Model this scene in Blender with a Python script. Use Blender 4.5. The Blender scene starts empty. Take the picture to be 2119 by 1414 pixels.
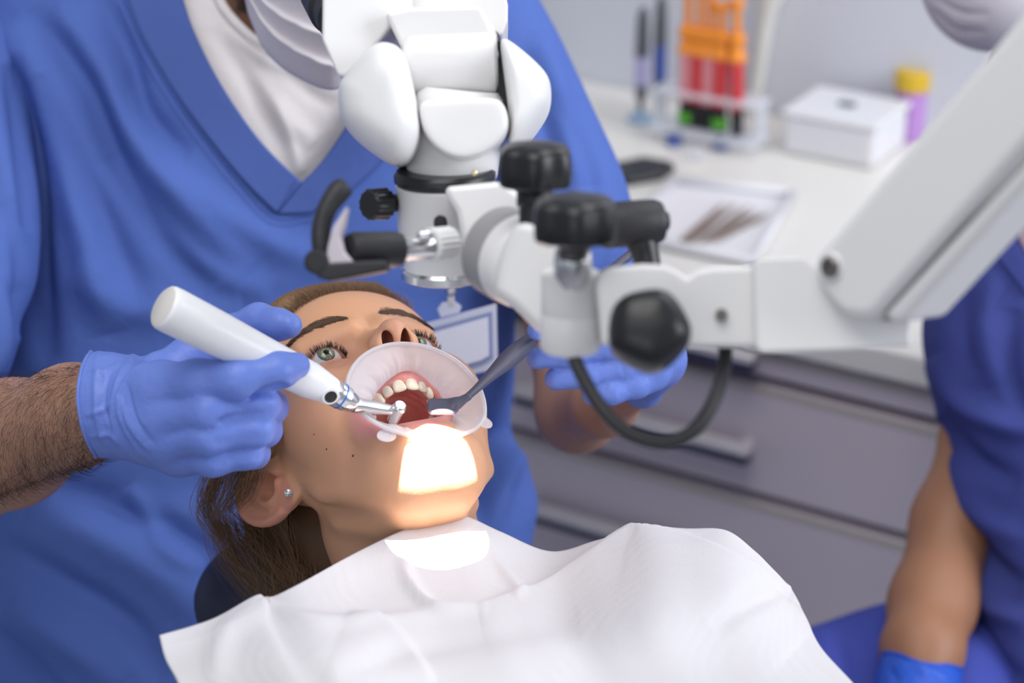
import bpy, bmesh, math, random, os
import numpy as np
from mathutils import Vector, Matrix
from mathutils.bvhtree import BVHTree
sc = bpy.context.scene
col = sc.collection
PI = math.pi
# ---------------------------------------------------------------- camera
LENS = 75.0
FPX = 2119 * LENS / 36.0
PITCH = math.radians(25)
CAM = np.array([0.0, 0.0, 1.75])
RT = np.array([1.0, 0, 0])
UP = np.array([0, math.sin(PITCH), math.cos(PITCH)])
FW = np.array([0, math.cos(PITCH), -math.sin(PITCH)])
cd = bpy.data.cameras.new('camera')
cam = bpy.data.objects.new('camera', cd)
col.objects.link(cam)
cam.location = CAM
cam.rotation_euler = (PI / 2 - PITCH, 0, 0)
cd.lens = LENS; cd.sensor_width = 36; cd.clip_start = 0.02
cd.dof.use_dof = True; cd.dof.focus_distance = 1.345; cd.dof.aperture_fstop = 4.6
sc.camera = cam
# ---------------------------------------------------------------- light
sc.view_settings.view_transform = 'Standard'
sc.view_settings.look = 'None'
sc.view_settings.gamma = 1
sc.view_settings.use_curve_mapping = False
sc.view_settings.exposure = -0.28
w = bpy.data.worlds.new('room_light'); sc.world = w; w.use_nodes = True
w.node_tree.nodes['Background'].inputs[0].default_value = (0.80, 0.87, 1.0, 1)
w.node_tree.nodes['Background'].inputs[1].default_value = 0.50

def area(name, loc, target, sx, sy, power, color):
    l = bpy.data.lights.new(name, 'AREA'); l.shape = 'RECTANGLE'; l.size = sx; l.size_y = sy
    l.energy = power; l.color = color
    o = bpy.data.objects.new(name, l); col.objects.link(o)
    o.location = loc
    o.rotation_euler = (Vector(target) - Vector(loc)).to_track_quat('-Z', 'Y').to_euler()
    return o
area('window_daylight', (2.5, 0.7, 2.2), (0.2, 1.6, 1.0), 1.8, 1.6, 76, (0.93, 0.96, 1.0))
area('ceiling_lamp', (-0.3, 0.7, 2.95), (-0.1, 1.3, 0.9), 1.4, 1.4, 29, (1.0, 0.975, 0.95))
area('front_fill_light', (-0.9, -1.6, 2.2), (0.1, 1.5, 1.0), 2.2, 1.5, 15, (0.97, 0.98, 1.0))  # fill light added behind the camera to brighten surfaces facing it
area('ceiling_lamp', (1.3, 2.2, 2.9), (0.9, 2.4, 0.8), 1.2, 1.2, 30, (1.0, 0.975, 0.96))

# ---------------------------------------------------------------- helpers
def P(px, py, d):
    return CAM + FW * d + RT * ((px - 1059.5) / FPX * d) - UP * ((py - 707) / FPX * d)
def V(p): return Vector((float(p[0]), float(p[1]), float(p[2])))
def M(px, d): return px / FPX * d          # pixels to metres at depth d
def project(v):
    q = np.asarray(v) - CAM
    z = q @ FW
    return 1059.5 + FPX * (q @ RT) / z, 707 - FPX * (q @ UP) / z, z

def mk(name, v, f, mat=None, parent=None, smooth=True, vcol=None):
    me = bpy.data.meshes.new(name)
    v = np.asarray(v, dtype=np.float32)
    if isinstance(f, np.ndarray) and f.ndim == 2:
        n, k = f.shape
        me.vertices.add(len(v)); me.vertices.foreach_set('co', v.ravel())
        me.loops.add(n * k); me.loops.foreach_set('vertex_index', f.astype(np.int32).ravel())
        me.polygons.add(n); me.polygons.foreach_set('loop_start', np.arange(0, n * k, k, dtype=np.int32))
        me.update(calc_edges=True)
    else:
        me.from_pydata([tuple(map(float, p)) for p in v], [], [tuple(map(int, q)) for q in f])
    me.validate()
    if smooth: me.polygons.foreach_set('use_smooth', [True] * len(me.polygons))
    if vcol is not None:
        a = me.color_attributes.new('tint', 'FLOAT_COLOR', 'POINT')
        c = np.ones((len(v), 4), np.float32); c[:, :3] = vcol
        a.data.foreach_set('color', c.ravel())
    if mat: me.materials.append(mat)
    o = bpy.data.objects.new(name, me); col.objects.link(o)
    if parent: o.parent = parent
    return o

def thing(name, label, cat, group=None):
    o = bpy.data.objects.new(name, None); col.objects.link(o)
    o['label'] = label; o['category'] = cat
    if group: o['group'] = group
    o.empty_display_size = 0.02
    return o
def tag(o, label, cat, group=None):
    o['label'] = label; o['category'] = cat
    if group: o['group'] = group
    return o
def rebase(root):
    """move an empty to the base of what it parents, children keep their place"""
    lo = np.full(3, 1e9); hi = -lo
    for c in root.children_recursive:
        if c.type == 'MESH' and len(c.data.vertices):
            a = np.array([c.matrix_basis @ Vector(b) for b in c.bound_box])
            lo = np.minimum(lo, a.min(0)); hi = np.maximum(hi, a.max(0))
    base = Vector(((lo[0] + hi[0]) / 2, (lo[1] + hi[1]) / 2, lo[2]))
    root.location = base
    for c in root.children: c.location = c.location - base

# ---- signed distance modelling
def ell(p, c, r, rot=None):
    q = p - np.asarray(c, dtype=p.dtype)
    if rot is not None: q = q @ np.asarray(rot, dtype=p.dtype)
    r = np.asarray(r, dtype=p.dtype)
    k0 = np.linalg.norm(q / r, axis=1); k1 = np.linalg.norm(q / (r * r), axis=1) + 1e-9
    return k0 * (k0 - 1) / k1
def cap(p, a, b, ra, rb):
    a = np.asarray(a, dtype=p.dtype); b = np.asarray(b, dtype=p.dtype)
    ab = b - a; t = np.clip(((p - a) @ ab) / (ab @ ab + 1e-12), 0, 1)
    return np.linalg.norm(p - a - t[:, None] * ab, axis=1) - (ra + (rb - ra) * t)
def su(a, b, k):
    h = np.maximum(k - np.abs(a - b), 0) / k
    return np.minimum(a, b) - h * h * k * 0.25
def ss(a, b, k):
    return -su(-a, b, k)
def chain(p, pts, k=None):
    d = None
    for (a, ra), (b, rb) in zip(pts[:-1], pts[1:]):
        c = cap(p, a, b, ra, rb)
        d = c if d is None else (np.minimum(d, c) if not k else su(d, c, k))
    return d
def mesh_sdf(fn, lo, hi, h, cf=5, safety=1.45):
    lo = np.array(lo, float); hi = np.array(hi, float)
    nb = np.ceil((hi - lo) / (h * cf)).astype(int)
    g = np.stack(np.meshgrid(*[np.arange(n) for n in nb], indexing='ij'), -1).reshape(-1, 3)
    cen = (lo + (g + 0.5) * h * cf).astype(np.float32)
    dc = fn(cen)
    N = nb * cf + 1
    Vv = np.full(N, 1.0, np.float32)
    act = np.zeros(N, bool)
    rad = cf * h * 0.866 * safety + h
    S = (dc.reshape(nb) < 0)
    V2 = np.repeat(np.repeat(np.repeat(S, cf, 0), cf, 1), cf, 2)
    Vv[:-1, :-1, :-1][V2] = -1.0
    Vv[-1] = 1; Vv[:, -1] = 1; Vv[:, :, -1] = 1
    A = (np.abs(dc) < rad).reshape(nb)
    A2 = np.repeat(np.repeat(np.repeat(A, cf, 0), cf, 1), cf, 2)
    for dx in (0, 1):
        for dy in (0, 1):
            for dz in (0, 1):
                act[dx:dx + A2.shape[0], dy:dy + A2.shape[1], dz:dz + A2.shape[2]] |= A2
    idx = np.argwhere(act)
    vals = np.empty(len(idx), np.float32)
    for s in range(0, len(idx), 400000):
        vals[s:s + 400000] = fn((lo + idx[s:s + 400000] * h).astype(np.float32))
    vals[vals == 0] = 1e-7
    Vv[act] = vals
    Vv[0] = np.maximum(Vv[0], 1e-6); Vv[-1] = np.maximum(Vv[-1], 1e-6)
    Vv[:, 0] = np.maximum(Vv[:, 0], 1e-6); Vv[:, -1] = np.maximum(Vv[:, -1], 1e-6)
    Vv[:, :, 0] = np.maximum(Vv[:, :, 0], 1e-6); Vv[:, :, -1] = np.maximum(Vv[:, :, -1], 1e-6)
    s = Vv < 0
    cnt = sum(s[a:N[0] - 1 + a, b:N[1] - 1 + b, c:N[2] - 1 + c].astype(np.int8) for a in (0, 1) for b in (0, 1) for c in (0, 1))
    cells = np.argwhere((cnt > 0) & (cnt < 8))
    pos = np.zeros((len(cells), 3)); k = np.zeros(len(cells))
    cs = [(a, b, c) for a in (0, 1) for b in (0, 1) for c in (0, 1)]
    for a in cs:
        for ax in range(3):
            if a[ax] == 0:
                b = list(a); b[ax] = 1
                va = Vv[cells[:, 0] + a[0], cells[:, 1] + a[1], cells[:, 2] + a[2]]
                vb = Vv[cells[:, 0] + b[0], cells[:, 1] + b[1], cells[:, 2] + b[2]]
                m = (va < 0) != (vb < 0)
                t = np.where(m, va / (va - vb + 1e-30), 0)
                pos[m] += np.array(a) + t[m][:, None] * (np.array(b) - np.array(a))
                k += m
    vv = lo + h * (cells + pos / k[:, None])
    imap = np.full(N, -1, np.int32)
    imap[cells[:, 0], cells[:, 1], cells[:, 2]] = np.arange(len(cells))
    fs = []
    for ax in range(3):
        e = np.zeros(3, int); e[ax] = 1
        u = np.zeros(3, int); u[(ax + 1) % 3] = 1
        w_ = np.zeros(3, int); w_[(ax + 2) % 3] = 1
        s0 = s[:N[0] - e[0], :N[1] - e[1], :N[2] - e[2]]; s1 = s[e[0]:, e[1]:, e[2]:]
        ed = np.argwhere(s0 != s1)
        ed = ed[(ed[:, (ax + 1) % 3] > 0) & (ed[:, (ax + 2) % 3] > 0)]
        q = [imap[tuple((ed - o_).T)] for o_ in (u * 0, u, u + w_, w_)]
        q = np.stack(q, 1)
        flip = s0[tuple(ed.T)]
        q[~flip] = q[~flip][:, ::-1]
        fs.append(q)
    f = np.concatenate(fs); f = f[(f >= 0).all(1)]
    return vv, f
def vnormals(v, f):
    v = np.asarray(v, float)
    n = np.zeros_like(v)
    fn_ = np.cross(v[f[:, 2]] - v[f[:, 0]], v[f[:, 3 % f.shape[1]]] - v[f[:, 1]])
    for i in range(f.shape[1]): np.add.at(n, f[:, i], fn_)
    return n / (np.linalg.norm(n, axis=1)[:, None] + 1e-12)

# ---- grids, tubes, strands
def grid_faces(nr, nc, closed=False):
    r = np.arange(nr - 1)[:, None]; c = np.arange(nc if closed else nc - 1)[None, :]
    c2 = (c + 1) % nc
    a = r * nc + c; b = r * nc + c2; d = (r + 1) * nc + c; e = (r + 1) * nc + c2
    return np.stack([a, b, e, d], -1).reshape(-1, 4)
def smooth_path(pts, n):
    """Catmull-Rom through control rows (any dimension), n samples evenly in parameter"""
    pts = np.asarray(pts, float); m = len(pts)
    if m == 2:
        t = np.linspace(0, 1, n)[:, None]; return pts[0] * (1 - t) + pts[1] * t
    e = np.vstack([2 * pts[0] - pts[1], pts, 2 * pts[-1] - pts[-2]])
    t = np.linspace(0, m - 1, n); i = np.minimum(t.astype(int), m - 2); u = (t - i)[:, None]
    p0, p1, p2, p3 = e[i], e[i + 1], e[i + 2], e[i + 3]
    return 0.5 * (2 * p1 + (p2 - p0) * u + (2 * p0 - 5 * p1 + 4 * p2 - p3) * u ** 2 + (3 * p1 - p0 - 3 * p2 + p3) * u ** 3)
def frames(path):
    path = np.asarray(path, float)
    T = np.gradient(path, axis=0); T /= np.linalg.norm(T, axis=1)[:, None] + 1e-12
    ref = np.array([0.13, 0.2, 1.0]);
    if abs(T[0] @ ref) > 0.9 * np.linalg.norm(ref): ref = np.array([1.0, 0.1, 0])
    N = []; n = ref
    for t in T:
        n = n - t * (n @ t); n = n / np.linalg.norm(n); N.append(n)
    N = np.array(N); return T, N, np.cross(T, N)
def tube_vf(path, rad, seg=24, cap_ends=True, prof=None):
    path = np.asarray(path, float); rad = np.broadcast_to(np.asarray(rad, float), (len(path),))
    T, N, B = frames(path)
    th = np.linspace(0, 2 * PI, seg, endpoint=False)
    pr = np.ones(seg) if prof is None else prof(th)
    ring = path[:, None] + rad[:, None, None] * (N[:, None] * (np.cos(th) * pr)[None, :, None] + B[:, None] * (np.sin(th) * pr)[None, :, None])
    v = ring.reshape(-1, 3); f = [tuple(q) for q in grid_faces(len(path), seg, True)]
    f = [q[::-1] for q in f]
    if cap_ends:
        f.append(tuple(range(seg))); k = (len(path) - 1) * seg; f.append(tuple(range(k + seg - 1, k - 1, -1)))
    return v, f
def tube(name, path, rad, mat, parent=None, seg=24, cap_ends=True, prof=None, smooth=True):
    v, f = tube_vf(path, rad, seg, cap_ends, prof)
    o = mk(name, v, f, mat, parent, smooth)
    return o
def lathe(name, a, b, prof, mat, parent=None, seg=40, star=None):
    """prof: list of (t along a->b in metres, radius); sharp corners kept by doubling"""
    a = np.asarray(a, float); b = np.asarray(b, float)
    T = (b - a) / np.linalg.norm(b - a)
    ref = np.array([0, 0, 1.0]) if abs(T[2]) < 0.9 else np.array([1.0, 0, 0])
    N = np.cross(ref, T); N /= np.linalg.norm(N); B = np.cross(T, N)
    th = np.linspace(0, 2 * PI, seg, endpoint=False)
    pr = np.ones(seg) if star is None else star(th)
    rows = []
    for t, r in prof:
        k = pr if r > 1e-4 else np.ones(seg)
        rows.append(a + T * t + r * (N * (np.cos(th) * k)[:, None] + B * (np.sin(th) * k)[:, None]))
    v = np.concatenate(rows); f = [tuple(q) for q in grid_faces(len(prof), seg, True)]
    f.append(tuple(range(seg - 1, -1, -1))); k = (len(prof) - 1) * seg; f.append(tuple(range(k, k + seg)))
    o = mk(name, v, f, mat, parent, True)
    auto(o)
    return o
def auto(o, deg=38):
    me = o.data
    bm = bmesh.new(); bm.from_mesh(me)
    bmesh.ops.recalc_face_normals(bm, faces=bm.faces)
    for e in bm.edges:
        if len(e.link_faces) == 2 and e.calc_face_angle(0) > math.radians(deg): e.smooth = False
    bm.to_mesh(me); bm.free()
def cyl(name, a, b, r, mat, parent=None, r2=None, bev=0.0015, seg=40, star=None):
    L = float(np.linalg.norm(np.asarray(b) - np.asarray(a))); r2 = r if r2 is None else r2
    bev = min(bev, L * 0.4, r * 0.4, r2 * 0.6 + 1e-5)
    pr = [(0, r - bev), (bev * .3, r - bev * .3), (bev, r), (L - bev, r2), (L - bev * .3, r2 - bev * .3), (L, r2 - bev)]
    return lathe(name, a, b, pr, mat, parent, seg, star)
def prism(name, outline, d0, d1, mat, parent=None, bev=0.003, inset=0.0, smooth_n=0, tilt=(0, 0), seg=4, back_scale=1.0):
    """solid with a silhouette at depth d0 and real thickness to depth d1; tilt changes depth across it (m per m)"""
    o2 = np.asarray(outline, float)
    if smooth_n:
        q = np.vstack([o2, o2[:1]])
        o2 = smooth_path(np.vstack([o2[-1:], q, o2[1:2]]), (len(q) + 1) * smooth_n + 1)[smooth_n:-smooth_n]
        o2 = o2[:-1]
    c = o2.mean(0)
    fr = []
    for x, y in o2:
        fr.append(P(x, y, d0 + tilt[0] * M(x - c[0], d0) + tilt[1] * M(y - c[1], d0)))
    fr = np.array(fr); cc = fr.mean(0)
    n = len(fr)
    bk = cc + (fr - cc) * back_scale + FW * (d1 - d0)
    bm = bmesh.new()
    A = [bm.verts.new(p) for p in fr]; B_ = [bm.verts.new(p) for p in bk]
    if inset > 0:
        C_ = [bm.verts.new(cc + (p - cc) * (1 - inset) - FW * (abs(d1 - d0) * 0.35)) for p in fr]
        bm.faces.new(C_)
        for i in range(n): bm.faces.new((C_[i], A[i], A[(i + 1) % n], C_[(i + 1) % n]))
    else:
        bm.faces.new(A)
    bm.faces.new(B_[::-1])
    for i in range(n): bm.faces.new((A[i], B_[i], B_[(i + 1) % n], A[(i + 1) % n]))
    bmesh.ops.recalc_face_normals(bm, faces=bm.faces)
    if bev > 0:
        es = [e for e in bm.edges if e.calc_face_angle(0) > 0.35]
        bmesh.ops.bevel(bm, geom=es, offset=bev, offset_type='OFFSET', segments=seg, profile=0.5, affect='EDGES', clamp_overlap=True)
    me = bpy.data.meshes.new(name); bm.to_mesh(me); bm.free()
    me.polygons.foreach_set('use_smooth', [True] * len(me.polygons))
    me.materials.append(mat)
    o = bpy.data.objects.new(name, me); col.objects.link(o)
    if parent: o.parent = parent
    m = o.modifiers.new('wn', 'WEIGHTED_NORMAL'); m.keep_sharp = True
    return o
def box(name, c, size, mat, parent=None, bev=0.002, rz=0.0, ax=None):
    bm = bmesh.new(); bmesh.ops.create_cube(bm, size=1)
    bmesh.ops.scale(bm, vec=size, verts=bm.verts)
    if bev > 0: bmesh.ops.bevel(bm, geom=bm.edges[:], offset=min(bev, min(size) * .45), segments=3, profile=0.5, affect='EDGES')
    m = Matrix.Rotation(rz, 4, 'Z') if ax is None else ax
    bmesh.ops.transform(bm, matrix=Matrix.Translation(V(c)) @ m, verts=bm.verts)
    me = bpy.data.meshes.new(name); bm.to_mesh(me); bm.free()
    me.polygons.foreach_set('use_smooth', [True] * len(me.polygons))
    me.materials.append(mat)
    o = bpy.data.objects.new(name, me); col.objects.link(o)
    if parent: o.parent = parent
    o.modifiers.new('wn', 'WEIGHTED_NORMAL')
    return o
def strands(name, paths, r0, mat, parent=None, taper=0.25):
    """paths (K,S,3) -> thin three-sided hairs in one mesh"""
    paths = np.asarray(paths, float); K, S, _ = paths.shape
    T = np.gradient(paths, axis=1); T /= np.linalg.norm(T, axis=2)[..., None] + 1e-12
    ref = np.array([0.31, 0.17, 0.93]); N = np.cross(T, ref); N /= np.linalg.norm(N, axis=2)[..., None] + 1e-12
    B = np.cross(T, N)
    s = np.linspace(0, 1, S)
    r = np.asarray(r0, float).reshape(-1, 1) * (1 - (1 - taper) * s ** 2)[None, :]
    vs = []
    for k in range(3):
        a = 2 * PI * k / 3
        vs.append(paths + r[..., None] * (N * math.cos(a) + B * math.sin(a)))
    v = np.stack(vs, 2).reshape(-1, 3)
    base = (np.arange(K)[:, None, None] * S + np.arange(S - 1)[None, :, None]) * 3
    k = np.arange(3)[None, None, :]; k2 = (k + 1) % 3
    f = np.stack([base + k, base + k2, base + 3 + k2, base + 3 + k], -1).reshape(-1, 4)
    return mk(name, v, f, mat, parent, True)
def bvh_of(*objs):
    vs = []; fs = []; n = 0
    for o in objs:
        me = o.data
        vs += [v.co.copy() for v in me.vertices]; fs += [tuple(i + n for i in p.vertices) for p in me.polygons]; n = len(vs)
    return BVHTree.FromPolygons(vs, fs)
def drape(bvh, pts2, off, d_default=None):
    """points seen at given pixels laid on a surface, raised by off along its normal"""
    out = []
    last = d_default
    for x, y in pts2:
        d = P(x, y, 1.0) - CAM; L = np.linalg.norm(d)
        h = bvh.ray_cast(V(CAM), V(d / L))
        if h[0] is None:
            out.append(P(x, y, last if last else 1.6)); continue
        n = np.array(h[1]);
        if n @ d > 0: n = -n
        q = np.array(h[0]); last = (q - CAM) @ FW
        out.append(q + n * off)
    return np.array(out)
def solid_patch(name, rows, th, mat, parent=None, vcol=None):
    """rows (R,C,3) grid -> sheet with thickness th (closed)"""
    rows = np.asarray(rows, float); R, C, _ = rows.shape
    f = grid_faces(R, C); v = rows.reshape(-1, 3)
    n = vnormals(v, f)
    # orient normals towards the camera
    if (n * (CAM - v)).sum() < 0: n = -n; flip = True
    else: flip = False
    v2 = v - n * th
    f1 = f[:, ::-1] if flip else f
    f2 = (f if flip else f[:, ::-1]) + len(v)
    bd = [i for i in range(C)] + [r * C + C - 1 for r in range(1, R)] + [(R - 1) * C + i for i in range(C - 2, -1, -1)] + [r * C for r in range(R - 2, 0, -1)]
    bd = np.array(bd); b2 = np.roll(bd, -1)
    fb = np.stack([bd, bd + len(v), b2 + len(v), b2], 1)
    if flip: fb = fb[:, ::-1]
    return mk(name, np.vstack([v, v2]), np.vstack([f1, f2, fb]), mat, parent, True)
def seg_dist(px, py, poly):
    """distance (px) and side-signed offset and position 0..1 of points to a polyline in the picture plane"""
    best = np.full(px.shape, 1e9); tpos = np.zeros(px.shape); sgn = np.zeros(px.shape)
    poly = np.asarray(poly, float); m = len(poly) - 1
    for i in range(m):
        a, b = poly[i], poly[i + 1]; ab = b - a; L2 = ab @ ab
        t = np.clip(((px - a[0]) * ab[0] + (py - a[1]) * ab[1]) / L2, 0, 1)
        dx = px - a[0] - t * ab[0]; dy = py - a[1] - t * ab[1]
        d = np.hypot(dx, dy); s = np.sign(ab[0] * dy - ab[1] * dx)
        m_ = d < best
        best[m_] = d[m_]; tpos[m_] = ((i + t) / m)[m_]; sgn[m_] = s[m_]
    return best, best * sgn, tpos
def folds(v, n, spec):
    """cloth folds: each (polyline, width px, height m, kind) raised or sunk along the surface normal"""
    x, y, z = project(v)
    off = np.zeros(len(v))
    for poly, wd, amp, *kind in spec:
        pl = smooth_path(poly, max(12, 8 * len(poly)))
        d, s, t = seg_dist(x, y, pl)
        env = np.clip(np.sin(np.clip(t, 0.0, 1.0) * PI), 0, 1) ** 0.6
        if kind and kind[0] == 'full': env = np.ones_like(t)
        if kind and kind[0] == 'step':
            k = 0.5 + 0.5 * np.tanh(s / (wd * 0.35)); off += amp * env * k * np.exp(-np.maximum(s, 0) / (wd * 5)); continue
        off += amp * env * np.exp(-(d / wd) ** 2)
    return v + n * off[:, None]

# ---------------------------------------------------------------- materials
def mat(name, color, rough=0.5, metal=0.0, sss=0.0, sssr=(1, .4, .25), ssss=0.004, coat=0.0, bump=None, var=None, spec=0.5, tint=False, sheen=0.0, trans=0.0, alpha=1.0, ior=1.45, coord='Object'):
    m = bpy.data.materials.new(name); m.use_nodes = True
    nt = m.node_tree; b = nt.nodes['Principled BSDF']; L = nt.links
    b.inputs['Base Color'].default_value = (*color, 1); b.inputs['Roughness'].default_value = rough
    b.inputs['Metallic'].default_value = metal; b.inputs['Specular IOR Level'].default_value = spec
    b.inputs['Subsurface Weight'].default_value = sss; b.inputs['Subsurface Radius'].default_value = sssr
    b.inputs['Subsurface Scale'].default_value = ssss; b.inputs['Coat Weight'].default_value = coat
    b.inputs['Sheen Weight'].default_value = sheen; b.inputs['Transmission Weight'].default_value = trans
    b.inputs['Alpha'].default_value = alpha; b.inputs['IOR'].default_value = ior
    tc = nt.nodes.new('ShaderNodeTexCoord')
    src = None
    if tint:
        a = nt.nodes.new('ShaderNodeVertexColor'); a.layer_name = 'tint'
        src = a.outputs['Color']
    if var:   # (scale, amount, colour2)
        nz = nt.nodes.new('ShaderNodeTexNoise'); nz.inputs['Scale'].default_value = var[0]; nz.inputs['Detail'].default_value = 4
        L.new(tc.outputs[coord], nz.inputs['Vector'])
        mp = nt.nodes.new('ShaderNodeMapRange'); mp.inputs[1].default_value = .35; mp.inputs[2].default_value = .7; mp.inputs[4].default_value = var[1]
        L.new(nz.outputs[0], mp.inputs[0])
        mx = nt.nodes.new('ShaderNodeMix'); mx.data_type = 'RGBA'
        L.new(mp.outputs[0], mx.inputs['Factor'])
        mx.inputs['A'].default_value = (*color, 1); mx.inputs['B'].default_value = (*var[2], 1)
        if src is not None: L.new(src, mx.inputs['A'])
        src = mx.outputs['Result']
    if src is not None: L.new(src, b.inputs['Base Color'])
    if bump:  # list of (kind, scale, distance)
        prev = None
        for kind, scale, dist in bump:
            if kind == 'noise':
                t = nt.nodes.new('ShaderNodeTexNoise'); t.inputs['Scale'].default_value = scale; t.inputs['Detail'].default_value = 5
            elif kind == 'voronoi':
                t = nt.nodes.new('ShaderNodeTexVoronoi'); t.inputs['Scale'].default_value = scale
            else:
                t = nt.nodes.new('ShaderNodeTexWave'); t.inputs['Scale'].default_value = scale; t.inputs['Distortion'].default_value = 1.0
                t.bands_direction = kind
            L.new(tc.outputs[coord], t.inputs['Vector'])
            bp = nt.nodes.new('ShaderNodeBump'); bp.inputs['Distance'].default_value = dist; bp.inputs['Strength'].default_value = 1
            L.new(t.outputs[0], bp.inputs['Height'])
            if prev: L.new(prev.outputs[0], bp.inputs['Normal'])
            prev = bp
        L.new(prev.outputs[0], b.inputs['Normal'])
    return m
def milky(name, color, clear=0.5, rough=0.25, tr=0.5):
    m = bpy.data.materials.new(name); m.use_nodes = True
    nt = m.node_tree; L = nt.links; b = nt.nodes['Principled BSDF']; out = nt.nodes['Material Output']
    b.inputs['Base Color'].default_value = (*color, 1); b.inputs['Roughness'].default_value = rough
    t = nt.nodes.new('ShaderNodeBsdfTranslucent'); t.inputs[0].default_value = (*color, 1)
    x = nt.nodes.new('ShaderNodeMixShader'); x.inputs[0].default_value = tr
    L.new(b.outputs[0], x.inputs[1]); L.new(t.outputs[0], x.inputs[2])
    tp = nt.nodes.new('ShaderNodeBsdfTransparent')
    fr = nt.nodes.new('ShaderNodeLayerWeight'); fr.inputs[0].default_value = 0.35
    mp = nt.nodes.new('ShaderNodeMapRange'); mp.inputs[3].default_value = clear; mp.inputs[4].default_value = 0.0
    L.new(fr.outputs['Facing'], mp.inputs[0])
    y = nt.nodes.new('ShaderNodeMixShader')
    L.new(mp.outputs[0], y.inputs[0]); L.new(x.outputs[0], y.inputs[1]); L.new(tp.outputs[0], y.inputs[2])
    L.new(y.outputs[0], out.inputs[0])
    return m
SKINW = (0.80, 0.50, 0.36)
m_skin = mat('patient_skin', SKINW, 0.42, sss=0.22, sssr=(1, .38, .2), ssss=0.006, tint=True, spec=0.4, bump=[('voronoi', 1500, 0.00004), ('noise', 500, 0.00006)])
m_skin_d = mat('dentist_skin', (0.42, 0.225, 0.15), 0.5, sss=0.15, sssr=(1, .4, .25), ssss=0.005, var=(60, 0.5, (0.38, 0.19, 0.125)), bump=[('noise', 700, 0.0004)])
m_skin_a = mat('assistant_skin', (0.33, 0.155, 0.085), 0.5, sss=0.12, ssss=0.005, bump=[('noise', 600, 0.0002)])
m_glove = mat('glove_nitrile', (0.15, 0.235, 0.66), 0.40, sss=0.12, sssr=(.3, .5, 1), ssss=0.004, spec=0.45, bump=[('noise', 90, 0.0012), ('noise', 900, 0.00012)])
m_scrub = mat('scrub_cotton', (0.084, 0.143, 0.43), 0.9, bump=[('noise', 14, 0.006), ('noise', 1500, 0.0002)], var=(900, 0.25, (0.098, 0.165, 0.47)), spec=0.1)
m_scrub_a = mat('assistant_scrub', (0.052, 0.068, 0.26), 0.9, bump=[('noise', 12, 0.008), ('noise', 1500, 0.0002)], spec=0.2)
m_shirt = mat('white_jersey', (0.74, 0.70, 0.70), 0.9, bump=[('noise', 10, 0.01), ('noise', 700, 0.0004)], spec=0.2)
m_mask = mat('mask_fabric', (0.66, 0.62, 0.66), 0.9, bump=[('noise', 600, 0.0006)], spec=0.2, sss=0.1)
m_plas = mat('white_plastic', (0.75, 0.74, 0.735), 0.28, spec=0.5, coat=0.15)
m_plas2 = mat('matt_white_plastic', (0.76, 0.76, 0.76), 0.42)
m_black = mat('black_plastic', (0.012, 0.012, 0.014), 0.32, spec=0.5)
m_rubber = mat('black_rubber', (0.02, 0.02, 0.024), 0.5, bump=[('noise', 300, 0.0003)])
m_chrome = mat('chrome', (0.78, 0.77, 0.77), 0.2, metal=1.0)
m_steel = mat('steel', (0.62, 0.62, 0.64), 0.25, metal=1.0)
m_glass = mat('lens_glass', (0.05, 0.05, 0.08), 0.05, spec=0.8)
m_hp = mat('handpiece_plastic', (0.86, 0.86, 0.88), 0.3, spec=0.5)
m_cap = mat('handpiece_cap', (0.70, 0.66, 0.63), 0.4)
m_blueline = mat('blue_band', (0.02, 0.15, 0.55), 0.3)
m_grey = mat('grey_blue_plastic', (0.085, 0.082, 0.125), 0.5, bump=[('noise', 400, 0.0002)])
m_sil = milky('retractor_silicone', (0.97, 0.94, 0.95), clear=0.42, rough=0.3, tr=0.55)
m_silr = milky('retractor_rim', (0.95, 0.93, 0.95), clear=0.35, rough=0.2, tr=0.55)
m_tooth = mat('tooth_enamel', (0.86, 0.76, 0.60), 0.22, sss=0.15, sssr=(1, .8, .5), ssss=0.003, spec=0.5)
m_gum = mat('mouth_flesh', (0.62, 0.22, 0.19), 0.25, sss=0.2, sssr=(1, .3, .2), ssss=0.004, bump=[('noise', 220, 0.0008)], tint=True, coat=0.3)
m_bib = mat('bib_paper', (0.80, 0.78, 0.80), 0.85, spec=0.2, bump=[('noise', 900, 0.0005)])
QUICK = False
# ================================================================ the patient
HR = np.array([[-0.924, 0.090, -0.371], [-0.117, 0.859, 0.498], [0.363, 0.504, -0.784]])
HR = np.linalg.svd(HR)[0] @ np.linalg.svd(HR)[2]
HS = 0.968e-3
HT = np.array([-0.0905, -0.0797, -1.42])
CB = np.stack([RT, UP, -FW], 1)          # camera axes in the world
def H(p):
    """head millimetres (x patient's right, y face forward, z crown) to the world"""
    p = np.atleast_2d(np.asarray(p, float))
    c = (HR @ (p * HS).T).T + HT
    return CAM + (CB @ c.T).T
def Hinv(wp):
    c = (CB.T @ (np.atleast_2d(wp) - CAM).T).T
    return (HR.T @ (c - HT).T).T / HS
def Hdir(v):
    return CB @ (HR @ np.asarray(v, float))
EYES = {1: np.array([35.5, 73.5, 15.5]), -1: np.array([-29.5, 73.5, 15.5])}
OPEN_C = np.array([4.0, 0, -57.5]); OPEN_R = (28.0, 24.0)
NECK_A = np.array([0, -18, -45.0])
NECK_B = Hinv(P(822, 1085, 1.425))[0]; NECK_C = Hinv(P(900, 1290, 1.40))[0]
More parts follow.
